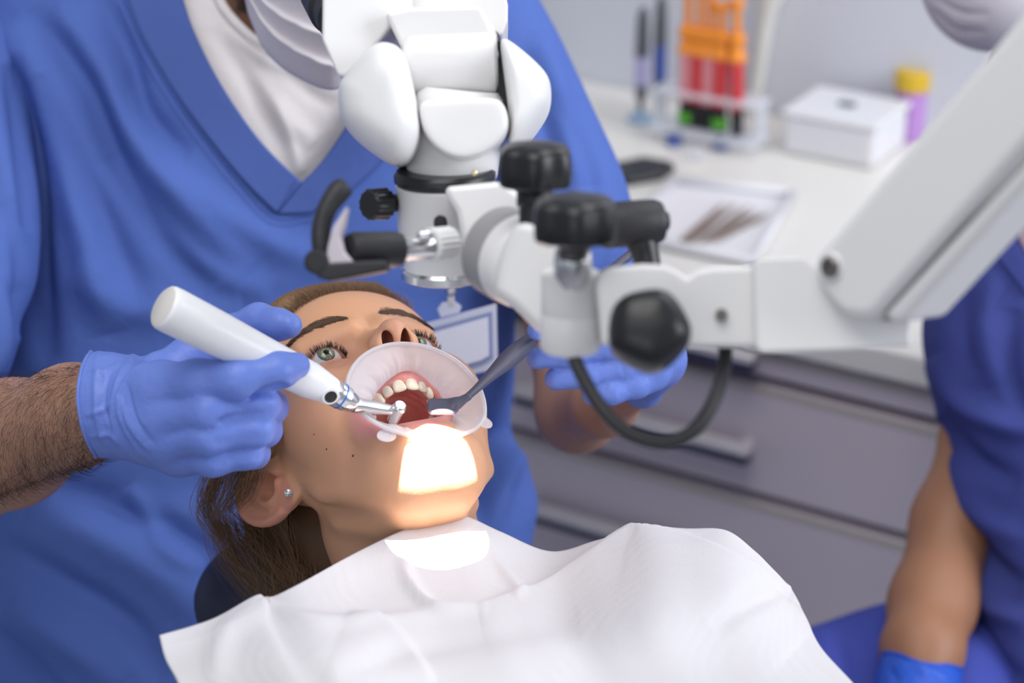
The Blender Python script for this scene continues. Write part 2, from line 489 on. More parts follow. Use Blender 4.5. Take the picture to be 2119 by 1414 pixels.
def head_sdf(p):
    ax = np.abs(p[:, 0]); q = p.copy(); q[:, 0] = ax       # mirrored point for paired features
    d = ell(p, (0, -10, 45), (72, 90, 80))
    d = su(d, ell(p, (0, 30, 5), (60, 51, 62)), 25)
    d = su(d, ell(p, (0, 47, 62), (60, 45, 50)), 16)
    d = su(d, ell(q, (44, 50, -8), (22, 26, 24)), 30)
    d = su(d, ell(p, (0, 56, -37), (34, 28, 26)), 20)
    d = su(d, ell(q, (36, 30, -42), (22, 34, 38)), 30)
    d = su(d, cap(q, (54, 4, -8), (46, 12, -58), 14, 12), 14)
    d = su(d, cap(q, (46, 12, -58), (17, 46, -94), 12, 13), 22)
    d = su(d, ell(p, (0, 50, -95), (28, 21, 18)), 26)
    d = su(d, ell(p, (0, 60, -88), (30, 22, 18)), 24)
    d = su(d, ell(p, (0, 25, -78), (38, 42, 28)), 26)
    qe = q.copy(); qe[:, 0] = np.where(p[:, 0] > 0, p[:, 0] - 1.5, -p[:, 0] + 4.5)
    # eye sockets, brow ridge, nose
    d = ss(d, ell(qe, (31, 97, 13), (19, 16, 14)), 12)
    d = su(d, cap(q, (12, 86, 34), (44, 72, 37), 6, 5), 12)
    n = cap(p, (0, 82, 24), (0, 108, -12), 6.5, 8.5)
    n = su(n, ell(p, (0, 111, -15), (9.5, 9.5, 8.5)), 6)
    n = su(n, ell(q, (10.8, 102, -18), (6.2, 9.5, 8)), 5)
    n = su(n, cap(p, (0, 110, -20), (0, 96, -26), 3.2, 4), 4)
    d = su(d, n, 9)
    d = ss(d, ell(q, (6.0, 109, -22), (3.3, 6.8, 10.5), rot=None), 2.5)
    # eyelids around the eyeballs
    e = np.array([34.0, 73.5, 15.5], dtype=np.float32)
    lid = ell(qe, e, (14.6, 13.9, 13.6))
    d = su(d, lid, 5)
    xx = (qe[:, 0] - 34.0) / 15.2
    zc = e[2] - 5.0 - 1.8 * xx
    hh = 4.5 * np.clip(1 - xx * xx, 0, 1)
    al = np.abs(q[:, 2] - zc - 0.8 * (1 - xx * xx)) - hh
    al = np.maximum(al * 0.85, np.abs(xx) * 15.2 - 15.0)
    al = np.maximum(al, 76 - q[:, 1])
    d = ss(d, al, 2.0)
    # lid crease
    cr = np.sqrt(((np.hypot((qe[:, 0] - 34.0) / 1.25, q[:, 2] - 10.5) - 12.5)) ** 2 + (q[:, 1] - 84) ** 2 * 0.25) - 0.5
    cr = np.where(q[:, 2] > 14, cr, 9.0)
    d = ss(d, cr, 3.0)
    # lips stretched round the opening
    ox = (p[:, 0] - OPEN_C[0]); oz = (p[:, 2] - OPEN_C[2]) * OPEN_R[0] / OPEN_R[1]
    rr = np.hypot(ox, oz) - (OPEN_R[0] + 2.5)
    yl = 82.5 + 0.25 * (p[:, 2] + 57) - 0.010 * ox * ox
    lips = np.sqrt((rr * 0.8) ** 2 + (p[:, 1] - yl) ** 2) - 4.6
    d = su(d, lips, 7)
    cav = ell(p, (4, 74, -56), (26, 40, 22))
    cav = np.minimum(cav, ell(p, (2, 50, -43), (28, 34, 20)))
    d = ss(d, cav, 4)
    # neck
    d = su(d, cap(p, NECK_A, NECK_B, 50, 46), 10)
    d = su(d, cap(p, NECK_B, NECK_C, 47, 58), 20)
    d = ss(d, cap(q, (62, 2, -48), (40, 26, -104), 6, 5), 16)
    # ear (patient's right, the visible one, and its twin)
    q[:, 0] = np.where(p[:, 0] < 0, ax + 20, ax)
    d = su(d, ear_sdf(q), 3)
    return d
EX = np.array([75.0, -4.0, -3.0])
# ear frame: u backwards-out, v up, w outwards
_eu = np.array([0.42, -0.90, 0.0]); _ev = np.array([0.34, -0.42, 0.84]); _eu /= np.linalg.norm(_eu); _ev /= np.linalg.norm(_ev); _eu -= _ev * (_eu @ _ev); _eu /= np.linalg.norm(_eu)
_ew = np.cross(_ev, _eu); _ew = _ew if _ew[0] > 0 else -_ew
ER = np.stack([_eu, _ev, _ew], 1).astype(np.float32)
def ear_sdf(q):
    e = (q - EX.astype(q.dtype)) @ ER / 1.1        # u, v, w in mm
    u, v_, w_ = e[:, 0], e[:, 1], e[:, 2]
    # shell
    d = ell(e, (9, 3, 0), (17, 28, 4.0))
    d = su(d, ell(e, (3, -21, 0.5), (9.5, 11.5, 4.2)), 6)
    d = su(d, cap(e, (-6, 0, -6), (4, 0, -5), 12, 8), 6)
    # helix rim
    th = np.linspace(-2.2, 2.55, 16)
    pts = [((9 - 15.5 * math.cos(t + 0.0) * -1 if 0 else 9 + 15.5 * math.cos(t), 4 + 25 * math.sin(t), 2.0), 3.0) for t in np.linspace(-1.0, 2.75, 14)]
    pts.append(((-4, 6, 1.5), 2.6)); pts.append(((1, 0, 0.0), 2.2))
    rim = chain(e, pts)
    d = su(d, rim, 2.5)
    # antihelix
    d = su(d, chain(e, [((3, -13, 3), 3.0), ((11, -8, 3.2), 3.3), ((13, 4, 2.6), 3.2), ((9, 14, 2.0), 2.8)]), 3)
    # tragus and antitragus
    d = su(d, ell(e, (-6.5, -3, 3), (3.5, 6, 4)), 3)
    d = su(d, ell(e, (0, -12, 3.5), (4.4, 3.4, 4.2)), 2)
    # concha hollow
    d = ss(d, ell(e, (2.5, -2, 6), (8.5, 10, 10.5)), 2)
    d = ss(d, cap(e, (13, 18, 5.8), (18.5, -4, 5.6), 4.2, 3.0), 1.6)
    return d
head_v, head_f = mesh_sdf(head_sdf, (-98, -130, -210), (98, 128, 132), 1.0 if QUICK else 0.75)
x, y, z = head_v.T
hn = vnormals(head_v, head_f)
base = np.array([0.69, 0.365, 0.21])
tint = np.tile(base, (len(head_v), 1))
def blend(c, wgt):
    global tint
    wgt = np.clip(np.broadcast_to(wgt, (len(head_v),)), 0, 1)[:, None]; tint = tint * (1 - wgt) + np.array(c) * wgt
blend((0.68, 0.34, 0.26), 0.45 * np.exp(-((np.abs(x) - 46) ** 2 + (z + 12) ** 2) / 500))
blend((0.62, 0.30, 0.22), 0.5 * np.exp(-(x ** 2 + (y - 116) ** 2 + (z + 15) ** 2) / 110))
# upper lids and round the eyes: made-up reddish brown
xe = np.where(x > 0, x - 1.5, -x + 4.5)
ex = np.sqrt(((xe - 34) / 1.35) ** 2 + (z - 13) ** 2)
blend((0.40, 0.185, 0.135), 0.8 * np.exp(-(ex / 15.5) ** 4) * (y > 60))
blend((0.75, 0.28, 0.24), 0.8 * np.exp(-((ex - 5) / 2.5) ** 2) * (y > 80) * (z < 13))
# lips
ox = (x - OPEN_C[0]); oz = (z - OPEN_C[2]) * OPEN_R[0] / OPEN_R[1]
rl = np.hypot(ox, oz) - OPEN_R[0]
blend((0.72, 0.30, 0.29), 1 / (1 + np.exp((rl - 8.0) * 0.8)) * (y > 50) * 0.9)
blend((0.78, 0.33, 0.30), ((rl < 0.5) & (y > 20) & (y < 84 + 0.2 * (z + 53))).astype(float))  # mouth lining, tint lightened in place of lamp light
# nostrils
nd = np.sqrt((np.abs(x) - 7.0) ** 2 + ((y - 103) / 2) ** 2 + ((z + 25) / 1.6) ** 2)
blend((0.30, 0.07, 0.05), (nd < 5.0) * 1.0 * (hn[:, 2] > -2) * (z > -26) * (z < -14) * 0 + 0)
nq = np.stack([np.abs(x), y, z], 1)
blend((0.20, 0.045, 0.03), (ell(nq, (6.0, 109, -22), (3.3, 6.8, 10.5)) < 0.35).astype(float) * 0.9)
# ear redder at its rim
ed = (np.stack([np.abs(x), y, z], 1) - EX) @ ER
em = (np.abs(ed[:, 2]) < 9) & (ed[:, 0] > -8) & (np.abs(x) > 70)
blend((0.66, 0.27, 0.20), em * (0.40 + 0.5 * np.clip(np.hypot((ed[:, 0] - 9) / 17, (ed[:, 1] - 3) / 28) - 0.5, 0, 1)))
patient = thing('person', 'woman lying back in the chair with mouth held open, blond hair, stud earring, looking up', 'person')
# the chest under the bib belongs to the same body: joined as one closed surface further down the neck
head_w = H(head_v)
body = mk('body', head_w, head_f, m_skin, patient, True, vcol=tint)
# eyes
def eye_mat():
    m = bpy.data.materials.new('eye'); m.use_nodes = True
    nt = m.node_tree; L = nt.links; b = nt.nodes['Principled BSDF']
    b.inputs['Roughness'].default_value = 0.06; b.inputs['Coat Weight'].default_value = 0.5
    a = nt.nodes.new('ShaderNodeVertexColor'); a.layer_name = 'tint'; L.new(a.outputs[0], b.inputs['Base Color'])
    return m
m_eye = eye_mat()
GAZE = np.array([0.05, 0.90, -0.30])
def eyeball(s):
    c = EYES[s]; n = 96; m = 90
    g = GAZE / np.linalg.norm(GAZE); u = np.cross(g, (0, 0, 1)); u /= np.linalg.norm(u); w_ = np.cross(u, g)
    al = np.concatenate([np.linspace(0.004, 0.62, 60), np.linspace(0.66, PI - 0.01, 30)])
    th = np.linspace(0, 2 * PI, n, endpoint=False)
    A, T = np.meshgrid(al, th, indexing='ij')
    R = 12.6 + 0.75 * np.exp(-(A / 0.42) ** 4)
    v = c + (R * np.cos(A))[..., None] * g + (R * np.sin(A) * np.cos(T))[..., None] * u + (R * np.sin(A) * np.sin(T))[..., None] * w_
    rr = np.sin(A) * 12.6
    rng = np.random.default_rng(4)
    st = 0.5 + 0.5 * np.sin(T * 37 + 3 * np.sin(T * 5)) * np.sin(T * 61 + 1)
    iris = np.array([0.13, 0.155, 0.10])[None, None] * (0.65 + 0.7 * st[..., None]) + np.array([0.05, 0.045, 0.01]) * (rr < 3.6)[..., None]
    colr = np.where((rr < 1.9)[..., None], 0.004, iris)
    colr = np.where((rr > 5.3)[..., None], np.array([0.05, 0.07, 0.06]), colr)
    colr = np.where(((rr > 5.9) | (A > 1))[..., None], np.array([0.60, 0.55, 0.56]), colr)
    vv = np.vstack([v.reshape(-1, 3)])
    return mk('eye', H(vv), grid_faces(len(al), n, True), m_eye, patient, True, vcol=colr.reshape(-1, 3))
for s in (1, -1): eyeball(s)
# lashes and brows
m_lash = mat('lash_hair', (0.012, 0.008, 0.007), 0.5)
m_brow = mat('brow_hair', (0.10, 0.055, 0.03), 0.6)
rng = np.random.default_rng(11)
bv_head = BVHTree.FromPolygons([Vector(p) for p in head_v], [tuple(map(int, q)) for q in head_f])
def on_face(x_, z_):
    h = bv_head.ray_cast(Vector((x_, 160, z_)), Vector((0, -1, 0)))
    return np.array(h[0]) if h[0] is not None else np.array([x_, 80, z_])
for s in (1, -1):
    lp = []
    for i in range(110):
        up = True
        t = rng.uniform(-0.92, 0.95)
        xx = t; zc = 15.5 - 5.0 - 1.8 * xx + 0.8 * (1 - xx * xx); hh = 4.5 * (1 - xx * xx)
        zl = zc + (hh if up else -hh - 1.2) * 1.0
        r = np.array([(35.5 + 15.2 * t) if s > 0 else -(29.5 + 15.2 * t), 0, zl])
        c = EYES[1]; dx = 15.2 * t; dz = zl - c[2]
        yy = c[1] + math.sqrt(max(13.6 ** 2 - dx * dx * 0.8 - dz * dz, 9))
        r[1] = yy
        ln = (rng.uniform(3.8, 6.0) if up else rng.uniform(2.0, 3.4)) * (1 - 0.25 * abs(t - .2))
        u = np.linspace(0, 1, 7)[:, None]
        side = s * (t * 0.75 + rng.normal(0, 0.12))
        dirn = np.array([side, 0.95, 0.25 if up else -1.2]); curl = np.array([side * 0.2, -0.25, 0.75 if up else -0.3])
        lp.append(r + ln * (dirn * u * 0.8 + curl * u ** 2 * 0.8))
    strands('eyelashes', H(np.array(lp).reshape(-1, 3)).reshape(-1, 7, 3), 0.00022, m_lash, patient)
    bp = []
    for i in range(760):
        t = rng.uniform(0, 1) ** 0.9; wd = (5.6 * (1 - t) ** 0.6 * (0.6 + min(1, t * 6) * .4) + 0.8)
        o = rng.normal(0, 0.42)
        xx = 11 + 39 * t; zz = 41.0 + (2.5 if s < 0 else 0) + 8.5 * math.sin(min(t * 1.15, 1.0) * PI / 2) - 6 * max(0, t - 0.75) + o * wd
        a = on_face(s * xx, zz)
        dr = np.array([s * (0.55 + 0.5 * t), -0.15, 0.75 - 1.0 * t - 0.25 * o]); dr /= np.linalg.norm(dr)
        ln = rng.uniform(4.5, 7.5); u = np.linspace(0, 1, 5)[:, None]
        pth = a + ln * (dr * u) + np.array([0, 1, 0]) * (0.9 * np.sin(u * PI))
        for k in range(1, 5):
            pth[k, 1] = max(on_face(pth[k, 0], pth[k, 2])[1] + 0.35, pth[k, 1] - 2)
        bp.append(pth)
    strands('eyebrow', H(np.array(bp).reshape(-1, 3)).reshape(-1, 5, 3), 0.00018, m_brow, patient)
# ---- mouth: gums, palate, teeth
def arch(t):      # t -1..1 along the upper arch, patient's right positive
    return np.array([23.5 * math.sin(t * 1.45) / math.sin(1.45) + 0.5, 46 + 41.5 * max(math.cos(t * 1.45), 0) ** 0.75, 0.0]) if abs(t) <= 1 else None
def gum_sdf(p):
    pts = [(tuple(arch(t) + np.array([0, -1.0, -37.5])), 5.4) for t in np.linspace(-1, 1, 17)]
    d = chain(p, pts, 4)
    d = np.minimum(d, ell(p, (1, 55, -30), (28, 36, 12)))
    d = su(d, ell(p, (1, 55, -26), (28, 36, 14)), 5)
    d = ss(d, ell(p, (1, 49, -42), (16.5, 32, 14.5)), 5)
    # palate folds
    d = d + 0.35 * np.sin(p[:, 1] * 0.9 + 0.02 * p[:, 0] ** 2) * np.exp(-((p[:, 1] - 70) / 9) ** 2)
    return d
gv, gf = mesh_sdf(gum_sdf, (-40, 5, -50), (42, 100, -8), 0.9)
gt = np.tile(np.array([0.72, 0.27, 0.24]), (len(gv), 1))
pal = np.clip((gv[:, 2] + 38) / 10, 0, 1)[:, None]
gt = gt * (1 - pal) + np.array([0.88, 0.46, 0.40]) * pal  # palate pink, lightened to stand in for lamp light inside the mouth
mk('palate', H(gv), gf, m_gum, patient, True, vcol=gt)
widths = [8.2, 6.6, 7.4, 6.8, 6.8, 9.3]
def tooth(center, tang, outw, wdt, ln, kind, dz=-1):
    """crown: rounded wedge; in the local frame a tangent, b outward, c along the crown"""
    n = 20; m = 14
    rows = []
    for j in range(m + 1):
        t = j / m                       # 0 at the gum, 1 at the tip
        if kind < 3:
            wa = wdt / 2 * (0.78 + 0.26 * math.sin(min(t * 1.5, 1) * PI / 2)); wb = 3.6 * (1 - 0.68 * t ** 1.2)
            if kind == 2: wa *= 1 - 0.55 * max(0, t - 0.45) ** 1.0 * 1.2; wb = 4.2 * (1 - 0.6 * t ** 1.4)
        else:
            wa = wdt / 2 * (0.86 + 0.16 * math.sin(t * PI)); wb = (4.2 if kind < 5 else 5.0) * (0.92 + 0.14 * math.sin(t * PI))
        rnd = 1.0 if t < 0.86 else math.sqrt(max(0.0, 1 - ((t - 0.86) / 0.14) ** 2 * 0.92))
        ring = []
        for k in range(n):
            a = 2 * PI * k / n; ca, sa = math.cos(a), math.sin(a)
            e = 0.75
            xa = wa * rnd * math.copysign(abs(ca) ** e, ca); xb = wb * rnd * math.copysign(abs(sa) ** e, sa)
            bow = 1.3 * math.sin(t * PI * 0.7) if kind < 3 else 0.3
            cusp = 0.0
            if kind >= 3 and t > 0.8: cusp = -1.3 * (1 - abs(sa) ** 2) * (t - 0.8) / 0.2
            ring.append(center + tang * xa + outw * (xb + bow - 1.2 * t * (kind < 3)) + np.array([0, 0, dz]) * (t * ln + cusp))
        rows.append(ring)
    v = [q for r_ in rows for q in r_]
    f = [tuple(q) for q in grid_faces(m + 1, n, True)]
    f.append(tuple(range(n))); f.append(tuple(range(m * n, m * n + n)))
    o = mk('tooth', H(np.array(v)), f, m_tooth, patient, True)
    auto(o, 70)
    return o
# arc length table of the arch
ts = np.linspace(-1, 1, 400); ap = np.array([arch(t) for t in ts]); sl = np.concatenate([[0], np.cumsum(np.linalg.norm(np.diff(ap, axis=0), axis=1))]); mid = np.interp(0, ts, sl)
for s in (1, -1):
    pos = 0
    for k, wdt in enumerate(widths):
        pos += wdt / 2
        t = np.interp(mid + s * pos, sl, ts); pos += wdt / 2 + 0.1
        if abs(t) > 0.99: break
        c = arch(t); tg = arch(min(t + .01, 1)) - arch(max(t - .01, -1)); tg /= np.linalg.norm(tg)
        ou = np.array([tg[1], -tg[0], 0]); ou = ou if ou @ (c - np.array([0, 45, 0])) > 0 else -ou
        ln = [10.0, 8.8, 9.8, 8.0, 7.5, 6.8][k]
        tooth(c + np.array([0, 0, -39.5]) + ou * 0.8, tg, ou, wdt, ln, k)
# lower arch, mostly behind the retractor
def arch_l(t): return np.array([24.0 * math.sin(t * 1.4) / math.sin(1.4) + 2.0, 34 + 38 * math.cos(t * 1.4) ** 0.9, 0.0])
def lgum_sdf(p):
    pts = [(tuple(arch_l(t) + np.array([0, 0.5, -79 + 0.0 * t])), 5.2) for t in np.linspace(-1, 1, 15)]
    return chain(p, pts, 4)
lv, lf = mesh_sdf(lgum_sdf, (-34, 22, -88), (38, 86, -70), 1.1)
mk('lower_gum', H(lv), lf, m_gum, patient, True, vcol=np.tile(np.array([0.60, 0.19, 0.17]), (len(lv), 1)))
apl = np.array([arch_l(t) for t in ts]); sll = np.concatenate([[0], np.cumsum(np.linalg.norm(np.diff(apl, axis=0), axis=1))]); midl = np.interp(0, ts, sll)
for s in (1, -1):
    pos = 0
    for k, wdt in enumerate([5.4, 5.9, 6.8, 7.0, 7.1, 10.5]):
        pos += wdt / 2; t = np.interp(midl + s * pos, sll, ts); pos += wdt / 2 + .1
        if abs(t) > 0.99: break
        c = arch_l(t); tg = arch_l(min(t + .01, 1)) - arch_l(max(t - .01, -1)); tg /= np.linalg.norm(tg)
        ou = np.array([tg[1], -tg[0], 0]); ou = ou if ou @ (c - np.array([0, 30, 0])) > 0 else -ou
        tooth(c + np.array([0, 0, -77]), tg, ou, wdt, 8.0, min(k, 5), dz=1)
def tongue_sdf(p):
    return su(ell(p, (2, 38, -80), (20, 34, 9)), ell(p, (2, 18, -72), (20, 18, 14)), 10)
tv, tf = mesh_sdf(tongue_sdf, (-24, -4, -95), (28, 76, -54), 1.2)
mk('tongue', H(tv), tf, m_gum, patient, True, vcol=np.tile(np.array([0.62, 0.24, 0.22]), (len(tv), 1)))
# earring and moles
m_stone = mat('clear_stone', (0.85, 0.86, 0.9), 0.03, metal=0.6, spec=1.0)
bvh_body = bvh_of(body)
ep = drape(bvh_body, [(599, 1020)], 0.0006)[0]
en = -FW
ear_s = lathe('stud_earring', ep, ep - FW * 0.0035, [(0, .0022), (.0008, .0029), (.0022, .0027), (.0032, .0014), (.0035, .0006)], m_stone, patient, seg=8)
ear_s['label'] = 'small clear stone stud'
m_mole = mat('mole', (0.13, 0.05, 0.03), 0.6)
for mx, my, mr in ((731, 944, .0009), (676, 930, .0006), (650, 899, .0005)):
    mp = drape(bvh_body, [(mx, my)], 0.0)[0]
    lathe('mole', mp + FW * .0004, mp - FW * .0004, [(0, mr), (.0005, mr), (.0008, mr * .5)], m_mole, patient, seg=12)
# ---- hair
m_hair = mat('blond_hair', (0.15, 0.082, 0.042), 0.5, spec=0.3, var=(9, 0.7, (0.08, 0.043, 0.024)))
m_hair_s = mat('hair_strand', (0.29, 0.17, 0.09), 0.42, spec=0.5, var=(14, 0.8, (0.15, 0.09, 0.045)))
PLN = np.array([0.0, -0.50, 0.866]); PLN /= np.linalg.norm(PLN)
def scalp(p):
    d = ell(p, (0, -10, 45), (72, 90, 80))
    return su(d, ell(p, (0, 47, 62), (60, 45, 50)), 16)
NAPE = [Hinv(P(*q))[0] for q in ((560, 1100, 1.47), (600, 1190, 1.45), (640, 1270, 1.43))]
def hair_sdf(p):
    ax = np.abs(p[:, 0])
    hl = 93 + 0.0 * ax - 0.0085 * ax ** 2            # hairline height at the forehead, falling to the temples
    front = (p[:, 1] - 8) * 0.55 + (hl - p[:, 2])    # positive in front of the hairline
    front = np.where(ax > 40, front + (ax - 40) * 0.25, front)
    front = front + np.maximum(-p[:, 0] - 32, 0) * 1.1
    e_ = (36 - front) * 0.6; k_ = np.clip((e_ + 2) / 16, 0, 1)
    d = scalp(p) - 12.0 * k_ * k_ * (3 - 2 * k_)
    d = np.maximum(d, -e_)
    d = su(d, ell(p, (0, -50, 20), (62, 55, 60)), 20)
    d = su(d, chain(p, [((25, -50, -15), 36), (tuple(NAPE[0]), 18)]), 20)
    return d
hv, hf = mesh_sdf(hair_sdf, (-90, -140, -190), (110, 100, 140), 2.0)
hnrm = vnormals(hv, hf)
g = 0.5 * np.sin(hv[:, 0] * 0.5 + 0.02 * hv[:, 2])
hair = mk('hair', H(hv), hf, m_hair, patient, True)
def hair_flow(n, seed, start, end_fn, lift=1.2, S=14, r=(0.00009, 0.00016), name='hair_strands'):
    rg = np.random.default_rng(seed); out = []
    for i in range(n):
        a = start(rg); b = end_fn(rg, a)
        pth = np.array([a * (1 - u) + b * u for u in np.linspace(0, 1, S)])
        c = np.array([0, -25, 35.0])
        res = []
        for k, q in enumerate(pth):
            d = q - c; d = d / np.linalg.norm(d)
            h_ = bv_hair.ray_cast(Vector(c + d * 260), Vector(-d))
            if h_[0] is None: res.append(q)
            else: res.append(np.array(h_[0]) + d * (lift * (0.4 + rg.uniform(0, 1)) if 0 else lift * (0.3 + 0.7 * math.sin(k / (S - 1) * PI))))
        out.append(res)
    return np.array(out)
bv_hair = BVHTree.FromPolygons([Vector(p) for p in hv], [tuple(map(int, q)) for q in hf])
def st_front(rg):
    x_ = rg.uniform(-50, 62); zt = 92.5 - 0.0085 * x_ * x_ + rg.normal(0, 2.5)
    return on_face(x_, zt) + np.array([0, -0.3, 0])
def en_back(rg, a):
    return np.array([a[0] * 0.55 + rg.normal(0, 5), -80 + rg.normal(0, 8), 80 + rg.normal(0, 10)])
A_ = hair_flow(4200, 5, st_front, en_back, lift=2.4)
def st_temple(rg):
    t = rg.uniform(0, 1); return np.array([70 + rg.normal(0, 1.5), 34 - 30 * t + rg.normal(0, 2), 52 - 42 * t + rg.normal(0, 2)])
def en_nape(rg, a):
    return np.array([55 + rg.normal(0, 5), -85 + rg.normal(0, 8), -5 + rg.normal(0, 12)])
B_ = hair_flow(900, 6, st_temple, en_nape, lift=1.6)
strands('hair_strands', H(np.vstack([A_, B_]).reshape(-1, 3)).reshape(-1, 14, 3), np.random.default_rng(1).uniform(.00014, .00034, len(A_) + len(B_)), m_hair_s, hair)
# loose long strands: over the ear, and dropping from the nape onto the headrest
rg = np.random.default_rng(9); loose = []
def px_strand(pts, jx, jy, jd, n):
    for i in range(n):
        o = rg.normal(0, 1, (len(pts), 3)) * 0.35 + rg.normal(0, 1, 3)
        q = np.array(pts, float) + o * np.array([jx, jy, jd])
        loose.append(smooth_path(np.array([P(*w_) for w_ in q]), 14))
px_strand([(590, 860, 1.372), (560, 905, 1.368), (535, 960, 1.366), (512, 1020, 1.372), (470, 1060, 1.39)], 8, 8, .002, 70)
px_strand([(560, 870, 1.378), (520, 920, 1.372), (496, 975, 1.37), (478, 1030, 1.378), (455, 1065, 1.39)], 12, 8, .002, 150)
px_strand([(545, 870, 1.40), (480, 930, 1.40), (445, 1000, 1.40), (430, 1060, 1.41), (470, 1110, 1.42)], 14, 12, .005, 260)
px_strand([(590, 1085, 1.42), (640, 1110, 1.415), (680, 1140, 1.41), (690, 1180, 1.41)], 16, 10, .006, 120)
px_strand([(500, 1080, 1.43), (540, 1140, 1.42), (590, 1190, 1.41), (640, 1235, 1.41)], 26, 18, .008, 260)
px_strand([(580, 1080, 1.42), (610, 1140, 1.41), (620, 1200, 1.405), (600, 1260, 1.40)], 40, 10, .008, 200)
px_strand([(450, 1080, 1.43), (475, 1150, 1.425), (520, 1210, 1.42), (570, 1250, 1.42)], 16, 14, .008, 160)
strands('loose_strands', np.array(loose), rg.uniform(.00010, .00018, len(loose)), m_hair_s, hair)

# fine short hairs along the hairline and flyaways over the crown
fl = []
rg = np.random.default_rng(31)
for i in range(900):
    x_ = rg.uniform(-48, 60); a = on_face(x_, 91 - 0.0085 * x_ * x_ + rg.normal(0, 2.0))
    u = np.linspace(0, 1, 14)[:, None]
    fl.append(a + np.array([rg.normal(0, 2.5) + 0.05 * x_, -6.0, 13.0]) * u * rg.uniform(.6, 1.6) + np.array([0, 1, 0.4]) * (5.5 * np.sin(u * 1.7)) * rg.uniform(.5, 1.15))
strands('hairline_strands', H(np.array(fl).reshape(-1, 3)).reshape(-1, 14, 3), rg.uniform(.00007, .00014, len(fl)), m_hair_s, hair)
# ================================================================ cheek retractor
RC = H((4.0, 100.0, -58.0))[0]
rcx, rcy, rcd = [float(q) for q in project(RC)]
RN = np.array([0.27, 0.74, 0.61]); RN /= np.linalg.norm(RN); RNw = CB @ RN
def on_plane(px, py, lift=0.0):
    """point of the retractor's rim plane seen at a pixel"""
    d = P(px, py, 1.0) - CAM
    o = P(862, 809, rcd - 0.013) + RNw * (lift - .012 * min(1.0, max(0.0, (py - 790) / 100.0)) ** 1.3)
    return CAM + d * (((o - CAM) @ RNw) / (d @ RNw))
rim_px = [(718, 802), (724, 772), (742, 745), (772, 724), (808, 713), (846, 712), (886, 719), (925, 735), (958, 758), (985, 790), (1000, 822), (1004, 852), (998, 872), (980, 890), (950, 901), (912, 906), (870, 905), (828, 897), (786, 881), (752, 858), (728, 830)]
RM = np.array([on_plane(*q) for q in rim_px])
RIM = smooth_path(np.vstack([RM[-1:], RM, RM[:2]]), 23 * 12 + 1)[12:-12][:-1]
nR = len(RIM)
retr = thing('cheek_retractor', 'translucent white silicone cheek retractor stretched around the open mouth of the woman', 'cheek retractor')
T_ = np.roll(RIM, -1, 0) - np.roll(RIM, 1, 0); T_ /= np.linalg.norm(T_, axis=1)[:, None]
O_ = np.cross(T_, RNw); cen = RIM.mean(0)
O_ *= np.sign(((RIM - cen) * O_).sum(1))[:, None]
sec = [(0.0011, 0.0004), (0.0007, 0.0011), (-0.0006, 0.0013), (-0.0012, 0.0007), (-0.0012, -0.0007), (0.0006, -0.0010), (0.0012, -0.0004)]
v = np.concatenate([RIM + O_ * a + RNw * b for a, b in sec])
f = np.concatenate([np.stack([np.arange(nR) + i * nR, (np.arange(nR) + 1) % nR + i * nR, (np.arange(nR) + 1) % nR + (i + 1) % 7 * nR, np.arange(nR) + (i + 1) % 7 * nR], 1) for i in range(7)])
mk('rim', v, f, m_silr, retr)
inner_px = [(768, 852), (772, 826), (781, 805), (795, 786), (815, 770), (838, 760), (862, 762), (885, 774), (905, 792), (922, 812), (934, 832), (940, 850), (934, 868), (915, 880), (888, 884), (858, 883), (828, 880), (802, 874), (782, 866)]
def inner_pt(px, py):
    d = P(px, py, 1.0) - CAM
    o = P(862, 812, rcd - 0.004) - RNw * (0.004 if py < 830 else 0.009)
    return CAM + d * (((o - CAM) @ RNw) / (d @ RNw))
IN = np.array([inner_pt(*q) for q in inner_px])
IN = smooth_path(np.vstack([IN[-1:], IN, IN[:2]]), 21 * 40 + 1)[40:-40][:-1]
def resample(loop, n, start_dir, cen):
    # by angle around the centre in the rim plane
    e1 = start_dir - RNw * (start_dir @ RNw); e1 /= np.linalg.norm(e1); e2 = np.cross(RNw, e1)
    q = loop - cen; a = np.arctan2(q @ e2, q @ e1); o = np.argsort(a); a = a[o]; L = loop[o]
    a3 = np.concatenate([a - 2 * PI, a, a + 2 * PI]); L3 = np.vstack([L, L, L])
    t = np.linspace(-PI, PI, n, endpoint=False)
    return np.stack([np.interp(t, a3, L3[:, k]) for k in range(3)], 1)
NS = 260
ci = IN.mean(0)
oc = P(862, 812, rcd - 0.013)
Rr = resample(RIM - RNw * 0.0003, NS, RT, oc); Ir = resample(IN, NS, RT, P(862, 812, rcd - 0.004) - RNw * 0.010)
th = np.linspace(-PI, PI, NS, endpoint=False)
prof_r = [(0.0, 0.0), (0.15, 0.0004), (0.32, 0.0010), (0.5, 0.0016), (0.66, 0.0022), (0.80, 0.0022), (0.9, 0.0014), (0.97, -0.0010), (1.0, -0.0045), (1.0, -0.0085)]
wloc = np.clip(np.linalg.norm(Rr - Ir, axis=1) / 0.022 - .25, .05, 1)
rows = []
rngp = np.random.default_rng(3)
ph = rngp.uniform(0, 6.28, 8)
pleat = sum((1 - 2 * np.abs(np.sin(th * k / 2 + ph[i])) ** .7) * a for i, (k, a) in enumerate([(7, .5), (11, .5), (17, .45), (23, .3), (31, .2)]))
pleat = pleat * wloc
for s_, lift in prof_r:
    b = Rr * (1 - s_) + Ir * s_
    amp = 0.0022 * np.clip((s_ - 0.38) / 0.45, 0, 1)
    b = b + RNw * (lift * wloc[:, None] + amp * pleat[:, None]) + (ci - b) * (0.035 * np.clip((s_ - 0.4) / 0.6, 0, 1) * pleat[:, None])
    rows.append(b)
rows = np.array(rows)
